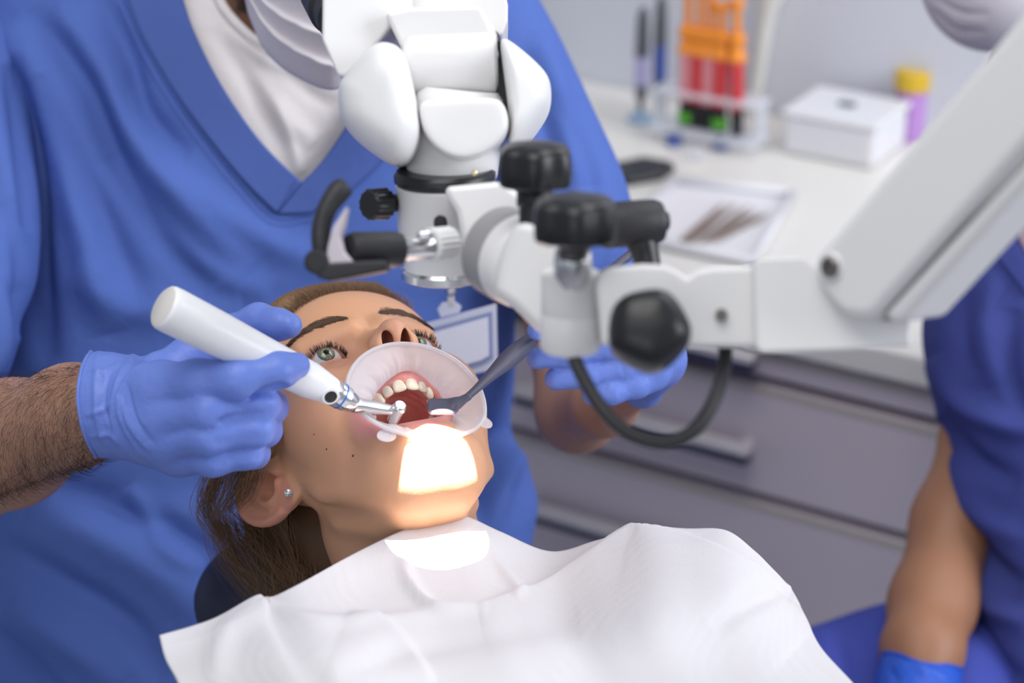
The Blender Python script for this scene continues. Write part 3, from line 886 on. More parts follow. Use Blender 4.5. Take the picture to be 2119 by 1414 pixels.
m_ = mk('membrane', rows.reshape(-1, 3), grid_faces(len(rows), NS, True), m_sil, retr)
md = m_.modifiers.new('t', 'SOLIDIFY'); md.thickness = 0.0005
sd = m_.modifiers.new('s', 'SUBSURF'); sd.levels = sd.render_levels = 1
# pull tabs with small raised lettering dots
def tab(cx, cy, rx, ry, ang):
    pts = []
    for k in range(40):
        a = 2 * PI * k / 40; x0, y0 = rx * math.cos(a), ry * math.sin(a)
        pts.append(on_plane(cx + x0 * math.cos(ang) - y0 * math.sin(ang), cy + x0 * math.sin(ang) + y0 * math.cos(ang), -0.002))
    pts = np.array(pts); c = pts.mean(0)
    v = np.vstack([pts + RNw * .0004, pts - RNw * .0004, c + (pts - c) * .86 + RNw * .0004, c + (pts - c) * .84 + RNw * .00005, [c + RNw * .00005], [c - RNw * .0004]])
    f = []
    for k in range(40):
        k2 = (k + 1) % 40
        f += [(k, k2, k2 + 40, k + 40), (k, k + 80, k2 + 80, k2), (k + 80, k + 120, k2 + 120, k2 + 80), (k + 120, 160, k2 + 120), (k + 40, k2 + 40, 161)]
    o = mk('tab', v, f, m_silr, retr, False)
    for j in range(3):
        for i in range(5 + (j == 1)):
            x0 = cx + (i - 2.2) * rx * .24 * math.cos(ang) - (j - 1) * ry * .36 * math.sin(ang); y0 = cy + (i - 2.2) * rx * .24 * math.sin(ang) + (j - 1) * ry * .36 * math.cos(ang)
            q = on_plane(x0, y0, -0.0019)
            lathe('raised_dot', q, q + RNw * .0005, [(0, .0005), (.0004, .0004)], m_silr, o, seg=8)
tab(800, 902, 20, 12, 0.05); tab(1001, 874, 19, 10, 0.45)

# ================================================================ handpiece
hp = thing('dental_handpiece', 'white cordless dental handpiece with chrome tip, held at the open mouth', 'dental handpiece')
A = P(338, 634, 1.215); Bn = P(690, 812, 1.282)
L = np.linalg.norm(Bn - A)
r0 = M(49, 1.215); r1 = M(37, 1.30)
lathe('handle', A, Bn, [(0.0, r0 * .9), (.0006, r0 * .95), (.0022, r0 * .995), (.006, r0 * 1.01), (L * .3, r0 * .97), (L * .6, r0 * .87), (L * .85, r1 * 1.02), (L - .008, r1 * .86), (L - .002, r1 * .77), (L, r1 * .70)], m_hp, hp, seg=64)
ax_ = (Bn - A) / L
lathe('end_cap', A - ax_ * .0006, A + ax_ * .001, [(0, r0 * .84), (.0004, r0 * .88), (.0014, r0 * .9)], m_cap, hp, seg=64)
# dark sensor window near the tip
side = -FW + ax_ * (FW @ ax_); side /= np.linalg.norm(side)
side = side + 0.25 * np.cross(ax_, side); side /= np.linalg.norm(side)
wp = A + ax_ * (L * 0.955) + side * (r1 * .80)
lathe('button', wp - side * .002, wp + side * .0016, [(0, M(19, 1.3)), (.0028, M(19, 1.3)), (.0034, M(18, 1.3)), (.0036, M(14.5, 1.3))], m_hp, hp, seg=40)
lathe('button', wp + side * .0010, wp + side * .0020, [(0, M(13.5, 1.3)), (.0009, M(13, 1.3)), (.0012, M(6, 1.3))], m_black, hp, seg=40)['label'] = 'round black button'
C1 = P(737, 838, 1.290); C2 = P(822, 851, 1.305)
Ln = np.linalg.norm(C1 - Bn); rn = M(28, 1.3)
lathe('neck', Bn - (C1 - Bn) / Ln * .003, C1, [(0, rn), (.004, rn), (.0046, rn * .96), (.0052, rn), (Ln * .55 + .003, rn * .93), (Ln * .56 + .003, rn * .88), (Ln + .0005, rn * .72), (Ln + .002, rn * .6)], m_chrome, hp, seg=48)
q0 = Bn + (C1 - Bn) * .27
nk = hp.children[-1]
lathe('blue_ring', q0, q0 + (C1 - Bn) / Ln * .0012, [(0, rn * .985), (.0002, rn * 1.005), (.0010, rn * 1.005), (.0012, rn * .98)], m_blueline, hp, seg=48)
L3 = np.linalg.norm(C2 - C1); rs = M(15, 1.315)
lathe('shank', C1 - (C2 - C1) / L3 * .002, C2, [(0, rs * 1.15), (.003, rs * 1.15), (.005, rs), (L3 * .55, rs * .88), (L3 * .9, rs * .72), (L3 + .002, rs * .6)], m_chrome, hp, seg=40)
hd = np.array(P(812, 872, 1.310)); hu = np.array(P(829, 838, 1.298)); Lh = np.linalg.norm(hu - hd)
lathe('head', hd, hu, [(0, M(9, 1.32)), (.001, M(12, 1.32)), (Lh * .6, M(13, 1.32)), (Lh * .8, M(14.5, 1.32)), (Lh * .84, M(13, 1.32)), (Lh * .95, M(13, 1.32)), (Lh, M(10, 1.32))], m_chrome, hp, seg=40)
bd = hd - (hu - hd) / Lh * .005
lathe('bur', bd, hd, [(0, .0002), (.001, .0006), (.003, .0005), (.005, .0004)], m_steel, hp, seg=10)

# ================================================================ grey hand instrument
mi = thing('dental_instrument', 'dark blue-grey plastic dental instrument with a spatula blade, held in the mouth', 'dental instrument')
path = [P(1330, 505, 1.425), P(1180, 630, 1.388), P(1108, 695, 1.370), P(1062, 735, 1.352), P(1015, 778, 1.332), P(985, 806, 1.320), P(962, 826, 1.314), P(945, 838, 1.313)]
rr_ = [M(9, 1.4), M(11, 1.4), M(14, 1.385), M(19.5, 1.37), M(12, 1.355), M(8, 1.345), M(8, 1.338), M(11, 1.333)]
pr = smooth_path(np.c_[np.array(path), rr_], 90)
tube('handle', pr[:, :3], pr[:, 3], m_grey, mi, seg=14, prof=lambda th: 1 - .05 * np.cos(4 * th))
bc0 = P(918, 840, 1.312); Rb3 = np.stack([RT, UP * .9 + FW * .44, FW * .9 - UP * .44], 1)
def blade_sdf(p):
    q = (p @ Rb3.astype(p.dtype)); k = M(1, 1.312)
    def bx(c, r, rd):
        a = np.abs(q - np.array(c, dtype=q.dtype)) - (np.array(r, dtype=q.dtype) - rd)
        return np.linalg.norm(np.maximum(a, 0), axis=1) + np.minimum(a.max(1), 0) - rd
    d = bx((-2 * k, -2 * k, 0), (32 * k, 18 * k, .0017), .0016)
    d = np.maximum(d, np.hypot(np.maximum(np.abs(q[:, 0] + 2 * k) - 16 * k, 0), np.maximum(np.abs(q[:, 1] + 2 * k) - 3 * k, 0)) - 16 * k)
    d = su(d, cap(p, (P(942, 836, 1.312) - bc0), (P(968, 822, 1.3135) - bc0), M(10, 1.31), M(8.5, 1.31)), .004)
    return d
bv_, bf_ = mesh_sdf(blade_sdf, (-.016, -.012, -.012), (.02, .012, .012), .00035)
mk('blade', bv_ + bc0, bf_, m_grey, mi)

# ================================================================ paper bib
m_bib = mat('bib_paper', (0.655, 0.635, 0.655), 0.85, spec=0.15, sss=0.0, bump=[('Z', 110, 0.00012), ('noise', 900, 0.00025)])
topk = np.array([(330, 1315, 1.19), (400, 1295, 1.20), (470, 1270, 1.21), (533, 1233, 1.22), (552, 1240, 1.225), (620, 1208, 1.235), (740, 1142, 1.295), (850, 1090, 1.325), (925, 1066, 1.338), (965, 1068, 1.342), (1040, 1102, 1.348), (1140, 1141, 1.355), (1235, 1118, 1.36), (1330, 1093, 1.36), (1420, 1095, 1.36), (1502, 1098, 1.35), (1560, 1140, 1.33), (1600, 1180, 1.31), (1636, 1214, 1.29)])
top = smooth_path(topk, 240)
left = smooth_path(np.array([(330, 1315, 1.19), (342, 1362, 1.18), (368, 1412, 1.16), (400, 1500, 1.13), (430, 1600, 1.09)]), 120)
right = smooth_path(np.array([(1636, 1214, 1.29), (1668, 1280, 1.265), (1700, 1342, 1.235), (1765, 1414, 1.20), (1840, 1500, 1.15), (1920, 1600, 1.10)]), 120)
bot = smooth_path(np.array([(430, 1600, 1.09), (900, 1610, 1.03), (1400, 1610, 1.03), (1920, 1600, 1.10)]), 240)
u = np.linspace(0, 1, 240)[None, :, None]; t = np.linspace(0, 1, 120)[:, None, None]
coons = (1 - t) * top[None] + t * bot[None] + (1 - u) * left[:, None] + u * right[:, None] - ((1 - t) * (1 - u) * top[0] + (1 - t) * u * top[-1] + t * (1 - u) * bot[0] + t * u * bot[-1])
cx_, cy_, cz_ = coons[..., 0].ravel(), coons[..., 1].ravel(), coons[..., 2].ravel()
def bump2(x0, y0, sx, sy, a, ang=0.0):
    dx = cx_ - x0; dy = cy_ - y0; c, s = math.cos(ang), math.sin(ang)
    return a * np.exp(-((dx * c + dy * s) / sx) ** 2 - ((-dx * s + dy * c) / sy) ** 2)
dz = bump2(1350, 1260, 260, 120, -0.050, -0.2) + bump2(640, 1380, 200, 90, -0.020, 0.1) + bump2(980, 1200, 150, 70, 0.016)
cz_ = cz_ + dz * np.clip(np.repeat(np.linspace(0, 1, 120), 240) * 8, 0, 1)
g3 = np.array([P(a, b, c) for a, b, c in zip(cx_, cy_, cz_)])
gfc = grid_faces(120, 240); gn = vnormals(g3, gfc)
if (gn * (CAM - g3)).sum() < 0: gn = -gn
g3 = folds(g3, gn, [
    ([(985, 1250), (1140, 1206), (1290, 1112), (1330, 1106), (1460, 1136), (1640, 1215)], 9, 0.010, 'step'),
    ([(830, 1150), (850, 1210), (905, 1260), (1010, 1258)], 12, 0.004),
    ([(1000, 1110), (1040, 1180), (1075, 1225), (1060, 1245)], 10, 0.003),
    ([(725, 1262), (790, 1290), (850, 1330), (900, 1414)], 16, 0.006, 'step'),
    ([(540, 1240), (600, 1275), (760, 1290), (990, 1252)], 14, 0.004),
    ([(560, 1245), (470, 1310), (440, 1420)], 26, 0.004),
    ([(1640, 1216), (1560, 1250), (1470, 1300)], 22, -0.004),
    ([(1300, 1150), (1500, 1220), (1640, 1350)], 60, 0.005),
    ([(700, 1400), (900, 1330), (1200, 1290)], 30, -0.004)])
rg = np.random.default_rng(5)
bib = solid_patch('paper_bib', g3.reshape(120, 240, 3), 0.0009, m_bib)
tag(bib, 'large white paper bib spread over the chest and shoulders of the lying woman', 'bib')
BIBG = g3.reshape(120, 240, 3)

# ---- the patient's clothed torso under the bib, one closed surface following it
m_cloth = mat('patient_top', (0.25, 0.25, 0.30), 0.9)
rows = []
cenp = BIBG[60, 120] + FW * 0.11 - np.array([0, 0, 0.05])
tors = BIBG[6::6, 6:-6:6] - np.array([0, 0, 0.030]) + FW * 0.014
cc = tors.reshape(-1, 3).mean(0)
rr3 = tors.shape
bk = cc + (tors - cc) * 0.8 - np.array([0, 0, 0.16]) + FW * 0.02
ft = cc + (tors - cc) * 0.97
solid_v = np.vstack([ft.reshape(-1, 3), bk.reshape(-1, 3)])
n1 = rr3[0] * rr3[1]; ff = grid_faces(rr3[0], rr3[1])
bdr = [i for i in range(rr3[1])] + [r * rr3[1] + rr3[1] - 1 for r in range(1, rr3[0])] + [(rr3[0] - 1) * rr3[1] + i for i in range(rr3[1] - 2, -1, -1)] + [r * rr3[1] for r in range(rr3[0] - 2, 0, -1)]
bdr = np.array(bdr); b2 = np.roll(bdr, -1)
mk('blouse', solid_v, np.vstack([ff, ff[:, ::-1] + n1, np.stack([bdr, bdr + n1, b2 + n1, b2], 1)]), m_cloth, patient)
# ================================================================ gloved hands
def W(x, y, d, rp):            # pixel joint with radius in px
    return (tuple(P(x, y, d)), M(rp, d))
def mesh_world(fn, pts, pad, h):
    a = np.array([q[0] for q in pts]); r = max(q[1] for q in pts) + pad
    lo = a.min(0) - r; hi = a.max(0) + r
    c = (lo + hi) / 2
    v, f = mesh_sdf(lambda p: fn(p + c.astype(np.float32)), lo - c, hi - c, h)
    return v + c, f
# --- right hand of the dentist (left in the picture)
FI = [[W(332, 800, 1.268, 50), W(410, 790, 1.252, 43), W(492, 785, 1.243, 42), W(575, 768, 1.247, 36), W(614, 757, 1.256, 28)],
      [W(325, 862, 1.27, 48), W(430, 850, 1.25, 42), W(538, 838, 1.255, 37), W(560, 842, 1.285, 33), W(500, 845, 1.31, 30)],
      [W(338, 905, 1.275, 46), W(430, 900, 1.255, 40), W(530, 886, 1.258, 36), W(548, 890, 1.288, 32), W(490, 890, 1.312, 29)],
      [W(372, 940, 1.285, 42), W(440, 948, 1.266, 36), W(512, 936, 1.268, 32), W(526, 938, 1.295, 29), W(470, 930, 1.315, 27)]]
TH = [W(300, 800, 1.325, 52), W(400, 740, 1.335, 46), W(470, 698, 1.335, 42), W(535, 664, 1.325, 34), W(575, 672, 1.315, 31), W(600, 674, 1.31, 26)]
PALM = [W(222, 838, 1.31, 96), W(300, 845, 1.31, 74)]
allp = sum(FI, []) + TH + PALM + [W(170, 820, 1.33, 110)]
def fist(p):
    d = cap(p, PALM[0][0], PALM[1][0], PALM[0][1], PALM[1][1])
    d = su(d, cap(p, P(175, 832, 1.32), PALM[0][0], M(104, 1.32), M(98, 1.32)), .01)
    for F_ in FI:
        d = su(d, cap(p, PALM[0][0], F_[0][0], M(62, 1.31), F_[0][1]), .018)
    d = su(d, ell(p, P(350, 865, 1.30), (M(72, 1.3),) * 3), .02)
    th_ = chain(p, TH, .006)
    d = su(d, th_, .014)
    fs = None
    for F_ in FI:
        c = chain(p, F_, .007)
        fs = c if fs is None else su(fs, c, .0014)
    d = su(d, fs, .007)
    # tendon creases between the fingers
    for a, b in (((470, 815), (575, 803)), ((455, 870), (560, 862)), ((452, 920), (548, 916))):
        d = ss(d, cap(p, P(*a, 1.243), P(*b, 1.243), .0008, .004), .006)
    # open wrist end: nothing beyond the cuff
    return d
gv, gf = mesh_world(fist, allp, .004, .0017)
x, y, z = project(gv)
gn = vnormals(gv, gf)
cuff_poly = [(212, 705), (178, 760), (165, 820), (170, 900), (196, 955), (240, 1000)]
# cut at the cuff line
sd_ = seg_dist(x, y, smooth_path(np.array([(228, 690), (190, 722), (165, 770), (160, 830), (170, 890), (190, 935), (215, 975)]), 40))[1]
gv = folds(gv, gn, [
    ([(290, 716), (245, 790), (236, 880), (262, 950)], 7, 0.0028),
    ([(330, 720), (262, 790), (250, 860), (296, 950)], 5, 0.0028),
    ([(205, 720), (198, 800), (205, 880), (230, 945)], 6, 0.0022),
    ([(250, 820), (270, 880), (310, 935)], 5, 0.0022), ([(238, 740), (215, 830), (240, 900)], 4, -0.0018),
    ([(262, 790), (282, 870), (325, 925)], 4, -0.0016), ([(180, 760), (215, 770), (250, 745)], 5, 0.0015),
    ([(175, 860), (210, 850), (235, 830)], 5, 0.0015), ([(185, 905), (225, 900), (250, 915)], 5, 0.0015)])
sg_ = 1 if np.median(sd_[x > 350]) > 0 else -1
keep = (sd_ * sg_)[gf].min(1) > 0
gf = gf[keep]; used = np.zeros(len(gv), bool); used[gf.ravel()] = True; rm = np.cumsum(used) - 1
gv = gv[used]; gf = rm[gf]
dentist = thing('person', 'man in blue short-sleeved scrubs, face mask and blue gloves leaning over the patient', 'person')
g1 = mk('glove', gv, gf, m_glove, dentist)
g1['label'] = 'blue nitrile glove gripping the white handpiece'
# boundary loop -> rolled cuff
def boundary_loops(f):
    from collections import defaultdict
    ec = {}
    for q in f:
        for i in range(len(q)):
            a, b = int(q[i]), int(q[(i + 1) % len(q)])
            k = (min(a, b), max(a, b)); ec[k] = ec.get(k, 0) + 1
    nb = defaultdict(list)
    for (a, b), c in ec.items():
        if c == 1: nb[a].append(b); nb[b].append(a)
    seen = set(); loops = []
    for s_ in nb:
        if s_ in seen: continue
        lp = [s_]; seen.add(s_); cur = s_
        while True:
            nx = [n for n in nb[cur] if n not in seen]
            if not nx: break
            cur = nx[0]; seen.add(cur); lp.append(cur)
        loops.append(lp)
    return loops
lp = max(boundary_loops(gf), key=len)
path = gv[lp]
for _ in range(12): path = (np.roll(path, 1, 0) + path * 2 + np.roll(path, -1, 0)) / 4
path = path[::4]
def closed_tube(name, path, r, mt, parent, seg=10):
    n = len(path); T = np.roll(path, -1, 0) - np.roll(path, 1, 0); T /= np.linalg.norm(T, axis=1)[:, None]
    c = path.mean(0); N = path - c; N -= T * (N * T).sum(1)[:, None]; N /= np.linalg.norm(N, axis=1)[:, None]; B = np.cross(T, N)
    th = np.linspace(0, 2 * PI, seg, endpoint=False)
    v = (path[:, None] + r * (N[:, None] * np.cos(th)[None, :, None] + B[:, None] * np.sin(th)[None, :, None])).reshape(-1, 3)
    v = np.vstack([v, v[:seg]])
    return mk(name, v, grid_faces(n + 1, seg, True), mt, parent)
closed_tube('glove_cuff', path, .0013, m_glove, dentist).parent = g1
# --- left hand of the dentist (right in the picture)
F2 = [[W(1330, 690, 1.40, 30), W(1240, 668, 1.385, 27), W(1165, 662, 1.366, 24), W(1110, 685, 1.352, 20)],
      [W(1335, 715, 1.40, 34), W(1265, 716, 1.392, 28), W(1180, 733, 1.388, 26), W(1112, 742, 1.386, 23)],
      [W(1345, 745, 1.405, 34), W(1290, 760, 1.398, 28), W(1215, 776, 1.394, 26), W(1150, 785, 1.392, 24)],
      [W(1350, 775, 1.41, 32), W(1318, 796, 1.402, 27), W(1265, 812, 1.398, 25), W(1226, 818, 1.397, 22)]]
T2 = [W(1350, 690, 1.45, 36), W(1270, 650, 1.44, 30), W(1190, 655, 1.42, 26), W(1140, 690, 1.402, 22)]
P2 = [W(1360, 745, 1.455, 50), W(1345, 770, 1.47, 46)]
def hand2(p):
    d = cap(p, P2[0][0], P2[1][0], P2[0][1], P2[1][1])
    for F_ in F2: d = su(d, cap(p, P2[0][0], F_[0][0], M(42, 1.4), F_[0][1]), .012)
    d = su(d, cap(p, P(1330, 800, 1.495), P2[1][0], M(46, 1.49), M(44, 1.47)), .01)
    d = su(d, chain(p, T2, .005), .012)
    fs = None
    for F_ in F2:
        c = chain(p, F_, .005); fs = c if fs is None else su(fs, c, .002)
    return su(d, fs, .006)
h2v, h2f = mesh_world(hand2, sum(F2, []) + T2 + P2 + [W(1330, 800, 1.495, 50)], .004, .0017)
n2 = vnormals(h2v, h2f)
h2v = folds(h2v, n2, [([(1262, 700), (1268, 738)], 4, -.0008), ([(1285, 745), (1292, 780)], 4, -.0008), ([(1180, 715), (1184, 755)], 3, -.0006), ([(1210, 760), (1214, 800)], 3, -.0006)])
g2 = mk('glove', h2v, h2f, m_glove, dentist)
g2['label'] = 'blue nitrile glove holding the grey instrument'

# ================================================================ dentist's body: arms, neck and head in one surface
FA = [W(-160, 985, 1.47, 130), W(20, 918, 1.42, 122), W(150, 862, 1.36, 97), W(240, 842, 1.315, 84)]
FB = [W(1185, 560, 1.72, 120), W(1195, 850, 1.66, 78), W(1250, 835, 1.57, 60), W(1330, 792, 1.495, 42)]
def dent(p):
    d = chain(p, FA, .02)
    d = su(d, chain(p, FB, .02), .01)
    d = su(d, chain(p, [W(560, 330, 1.80, 200), W(490, -20, 1.76, 120), W(590, -200, 1.74, 110)], .05), .05)   # neck and jaw
    d = su(d, ell(p, P(650, -230, 1.68), (.072, .09, .11)), .04)
    d = su(d, chain(p, [W(-160, 985, 1.47, 120), W(-260, 500, 1.75, 150), W(0, 200, 1.86, 190), W(560, 330, 1.86, 200), W(1000, 250, 1.88, 190), W(1190, 500, 1.76, 120)], .05), .05)
    return d
dv, df = mesh_world(dent, FA + FB + [W(600, -330, 1.66, 230), W(-300, 500, 1.86, 200), W(560, 330, 1.92, 200)], .004, .005)
dbody = mk('body', dv, df, m_skin_d, dentist)
m_armhair = mat('arm_hair', (0.02, 0.012, 0.01), 0.5)
bva = bvh_of(dbody)
rg = np.random.default_rng(8)
hp_ = []
for i in range(1900):
    # points over the forearm, seen side and round its edges
    t = rg.uniform(0, 1); xx = -40 + 265 * t; half = 125 - 28 * t
    yy = 912 - 62 * t + half * math.sin(rg.uniform(-1, 1) * PI / 2)
    d = P(xx, yy, 1.0) - CAM; d /= np.linalg.norm(d)
    h_ = bva.ray_cast(V(CAM), V(d))
    if h_[0] is None: continue
    q = np.array(h_[0]); n_ = np.array(h_[1]); n_ = n_ if n_ @ d < 0 else -n_
    dr = UP * rg.normal(-0.75, 0.35) + RT * rg.normal(0.15, 0.5) ; dr -= n_ * (dr @ n_); dr /= np.linalg.norm(dr)
    bend = np.cross(n_, dr) * rg.normal(0, .4)
    ln = rg.uniform(.006, .016); u = np.linspace(0, 1, 6)[:, None]
    hp_.append(q + ln * (dr * u + bend * u ** 2 * .6) + n_ * (.0035 * np.sin(u * 2.2)))
strands('arm_hair', np.array(hp_), 0.00007, m_armhair, dentist, taper=.4)
# ================================================================ dentist's scrubs
def loft_px(rows, ncol, nrow, hw_th=0.12, back=0.12, power=0.85):
    """rows: (y, x_left, x_right, front depth, half thickness m) -> closed tube through those picture heights"""
    R = smooth_path(np.array(rows, float), nrow)
    th = np.concatenate([np.linspace(0, PI, ncol), np.linspace(PI, 2 * PI, ncol // 4)[1:-1]])
    v = np.empty((nrow, len(th), 3))
    for i, (y_, xl, xr, dc, ht) in enumerate(R):
        c = (xl + xr) / 2; a = (xr - xl) / 2
        xs = c - a * np.cos(th); s_ = np.sin(th)
        dd = dc + ht - ht * np.sign(s_) * np.abs(s_) ** power
        m0 = dc + ht            # measured in the plane of the middle so the outline keeps its size
        X = (xs - 1059.5) / FPX * m0; Y = (y_ - 707) / FPX * m0
        v[i] = CAM + FW * dd[:, None] + RT * (X)[:, None] - UP * Y + 0 * dd[:, None]
    return v.reshape(-1, 3), grid_faces(nrow, len(th), True), len(th)
def close_ends(v, f, nr, nc):
    c0 = v[:nc].mean(0); c1 = v[-nc:].mean(0); n = len(v); k = np.arange(nc); k2 = (k + 1) % nc
    q0 = np.stack([k, k2, np.full(nc, n), np.full(nc, n)], 1)
    return c0, c1
NRW, NCL = (300, 300) if QUICK else (520, 560)
torso_rows = [(-420, 300, 800, 1.74, .08), (-300, 150, 880, 1.72, .10), (-150, 0, 990, 1.69, .13), (0, -80, 1085, 1.66, .14), (200, -110, 1125, 1.64, .15), (400, -120, 1115, 1.64, .15), (560, -125, 1090, 1.645, .15), (650, -125, 1068, 1.65, .15), (780, -120, 1062, 1.65, .15), (870, -115, 1056, 1.645, .15), (930, -110, 1075, 1.64, .15), (990, -105, 1101, 1.64, .15), (1040, -105, 1113, 1.635, .15), (1110, -105, 1103, 1.63, .15), (1250, -105, 1070, 1.63, .15), (1420, -110, 1040, 1.64, .15), (1650, -110, 1020, 1.66, .15)]
tv_, tf_, tn = loft_px(torso_rows, NCL, NRW)
tn_ = vnormals(tv_, tf_)
if (tn_[len(tn_) // 2] @ (tv_[len(tn_) // 2] - tv_.mean(0))) < 0: tn_ = -tn_; tf_ = tf_[:, ::-1]
FS = [
    ([(60, 20), (170, 160), (240, 330), (330, 480), (440, 600)], 26, -0.011),
    ([(110, 10), (215, 150), (290, 300), (400, 440), (520, 560)], 30, 0.010),
    ([(200, -20), (262, 110), (300, 230), (390, 330)], 22, -0.009),
    ([(0, 60), (90, 170), (150, 330), (190, 520), (230, 690)], 38, 0.012),
    ([(95, 160), (150, 300), (210, 450), (300, 640)], 26, -0.008),
    ([(30, 120), (66, 330), (80, 560), (100, 760)], 24, -0.012),
    ([(330, 330), (450, 430), (560, 500), (700, 560)], 30, 0.006),
    ([(230, 330), (330, 470), (440, 560), (560, 610)], 26, 0.006),
    ([(150, 560), (300, 640), (500, 640)], 40, 0.007),
    ([(60, 1050), (200, 1110), (330, 1190), (420, 1290)], 40, 0.010),
    ([(-20, 1120), (120, 1200), (260, 1290), (340, 1414)], 30, -0.010),
    ([(120, 1010), (260, 1060), (400, 1130), (450, 1200)], 28, -0.010),
    ([(20, 1250), (140, 1330), (250, 1420)], 34, 0.008),
    ([(-30, 1300), (60, 1380), (150, 1480)], 24, -0.008),
    ([(260, 1010), (340, 1120), (420, 1180)], 22, 0.008),
    ([(1075, 930), (1040, 1000), (1010, 1100)], 22, 0.008),
    ([(1020, 920), (990, 1000), (1000, 1100)], 18, -0.007),
    ([(1000, 640), (1020, 760), (1010, 880)], 30, 0.005),
    ([(1050, 80), (1080, 250), (1070, 420)], 30, -0.010),
    ([(870, 1000), (960, 930), (1060, 890)], 24, -0.008),
]
FS = [(a, b * 1.1, c * 1.3) for a, b, c in FS]
fv = folds(tv_, tn_, FS)
Vpoly = [(340, -120), (365, -50), (400, 60), (455, 170), (520, 268), (572, 328), (624, 376), (665, 335), (712, 268), (765, 180), (812, 70), (850, -60), (870, -120)]
def in_poly(px_, py_, poly):
    ins = np.zeros(px_.shape, bool); n = len(poly); j = n - 1
    for i in range(n):
        xi, yi = poly[i]; xj, yj = poly[j]
        c = ((yi > py_) != (yj > py_)) & (px_ < (xj - xi) * (py_ - yi) / (yj - yi + 1e-9) + xi)
        ins ^= c; j = i
    return ins
bvt = BVHTree.FromPolygons([Vector(p) for p in fv], [tuple(map(int, q)) for q in tf_])
bvt0 = BVHTree.FromPolygons([Vector(p) for p in tv_], [tuple(map(int, q)) for q in tf_])
fc = fv[tf_].mean(1); fx, fy, fz = project(fc)
front = fz < 1.74
Vbig = [(250, -200)] + [(x_ - 12 if x_ < 624 else x_ + 12, y_ + 8) for x_, y_ in Vpoly] + [(950, -200)]
keep = ~(front & in_poly(fx, fy, Vbig))
main_v, main_f = fv, tf_[keep]
# sleeves
def sleeve(axis, th=0.0, n=160, seg=120, fl=None):
    pr_ = smooth_path(np.array([list(P(a, b, c)) + [M(r_, c)] for a, b, c, r_ in axis]), n)
    v, f = tube_vf(pr_[:, :3], pr_[:, 3], seg, False)
    f = np.array(f); n_ = vnormals(v, f)
    if ((v - v.mean(0)) * n_).sum() < 0: n_ = -n_; f = f[:, ::-1]
    v = folds(v, n_, fl or [])
    return v, f
s1v, s1f = sleeve([(-150, -40, 1.76, 120), (-100, 150, 1.70, 150), (-80, 350, 1.66, 158), (-85, 550, 1.62, 160), (-130, 700, 1.58, 158), (-175, 800, 1.56, 156)], fl=[
    ([(20, 130), (50, 300), (55, 480)], 20, -0.010), ([(-20, 200), (10, 400), (40, 600)], 24, 0.010), ([(0, 420), (40, 560), (50, 700)], 18, -0.009), ([(-10, 560), (10, 680), (0, 780)], 16, 0.006)])
s2v, s2f = sleeve([(985, -10, 1.76, 110), (1040, 120, 1.74, 125), (1110, 280, 1.72, 130), (1170, 420, 1.71, 132), (1190, 520, 1.70, 126), (1195, 585, 1.70, 124)], fl=[
    ([(1110, 60), (1160, 200), (1215, 380)], 22, 0.007), ([(1080, 100), (1130, 260), (1170, 420)], 20, -0.008), ([(1150, 200), (1220, 350), (1250, 480)], 18, -0.006), ([(1230, 380), (1270, 480), (1260, 560)], 14, 0.005)])
allv = np.vstack([main_v, s1v, s2v]); allf = np.vstack([main_f, s1f + len(main_v), s2f + len(main_v) + len(s1v)])
scrub = mk('scrub_top', allv, allf, m_scrub, dentist)
# neck band
def band(name, inner, outer, off, th, n=160, m=14, parent=None, mt=None):
    a = smooth_path(np.array(inner, float), n); b = smooth_path(np.array(outer, float), n)
    t = np.linspace(0, 1, m)[:, None, None]
    g = (a[None] * (1 - t) + b[None] * t)
    w3 = drape(bvt, g.reshape(-1, 2), off).reshape(m, n, 3)
    return solid_patch(name, w3, th, mt or m_scrub, parent)
m_band = mat('scrub_band', (0.075, 0.123, 0.37), 0.9, bump=[('noise', 14, 0.004), ('noise', 1500, 0.0002)], spec=0.2)
nb1 = band('neck_band', [(345, -110), (365, -50), (400, 60), (455, 170), (520, 268), (572, 328), (624, 377)], [(240, -60), (262, -10), (300, 80), (352, 172), (415, 262), (500, 368), (572, 442)], .0045, .0042, parent=scrub, mt=m_band)
nb2 = band('neck_band', [(626, 376), (665, 335), (712, 268), (765, 180), (812, 70), (850, -60)], [(573, 443), (655, 436), (740, 380), (830, 280), (900, 140), (930, -30)], .0030, .0030, parent=scrub, mt=m_band)
m_stitch = mat('stitching', (0.035, 0.06, 0.32), 0.8)
def stitches(line, off, parent, nst, ln_px=5):
    p2 = smooth_path(np.array(line, float), nst * 3)
    w3 = drape(bvt, p2, off)
    pths = np.array([smooth_path(w3[i:i + 2], 3) for i in range(0, len(w3) - 2, 3)])
    return strands('stitching', pths, .0005, m_stitch, parent, taper=.9)
stitches([(256, 0), (292, 82), (344, 178), (407, 268), (492, 376), (566, 452), (650, 446)], .0012, scrub, 110)
stitches([(246, 14), (282, 92), (334, 188), (398, 280), (484, 388), (562, 464), (650, 458)], .0012, scrub, 110)
stitches([(612, 376), (592, 408), (574, 440)], .0052, scrub, 18)
# breast pocket edge on the right side of the chest, behind the badge
stitches([(790, 600), (795, 700), (790, 900)], .001, scrub, 40)
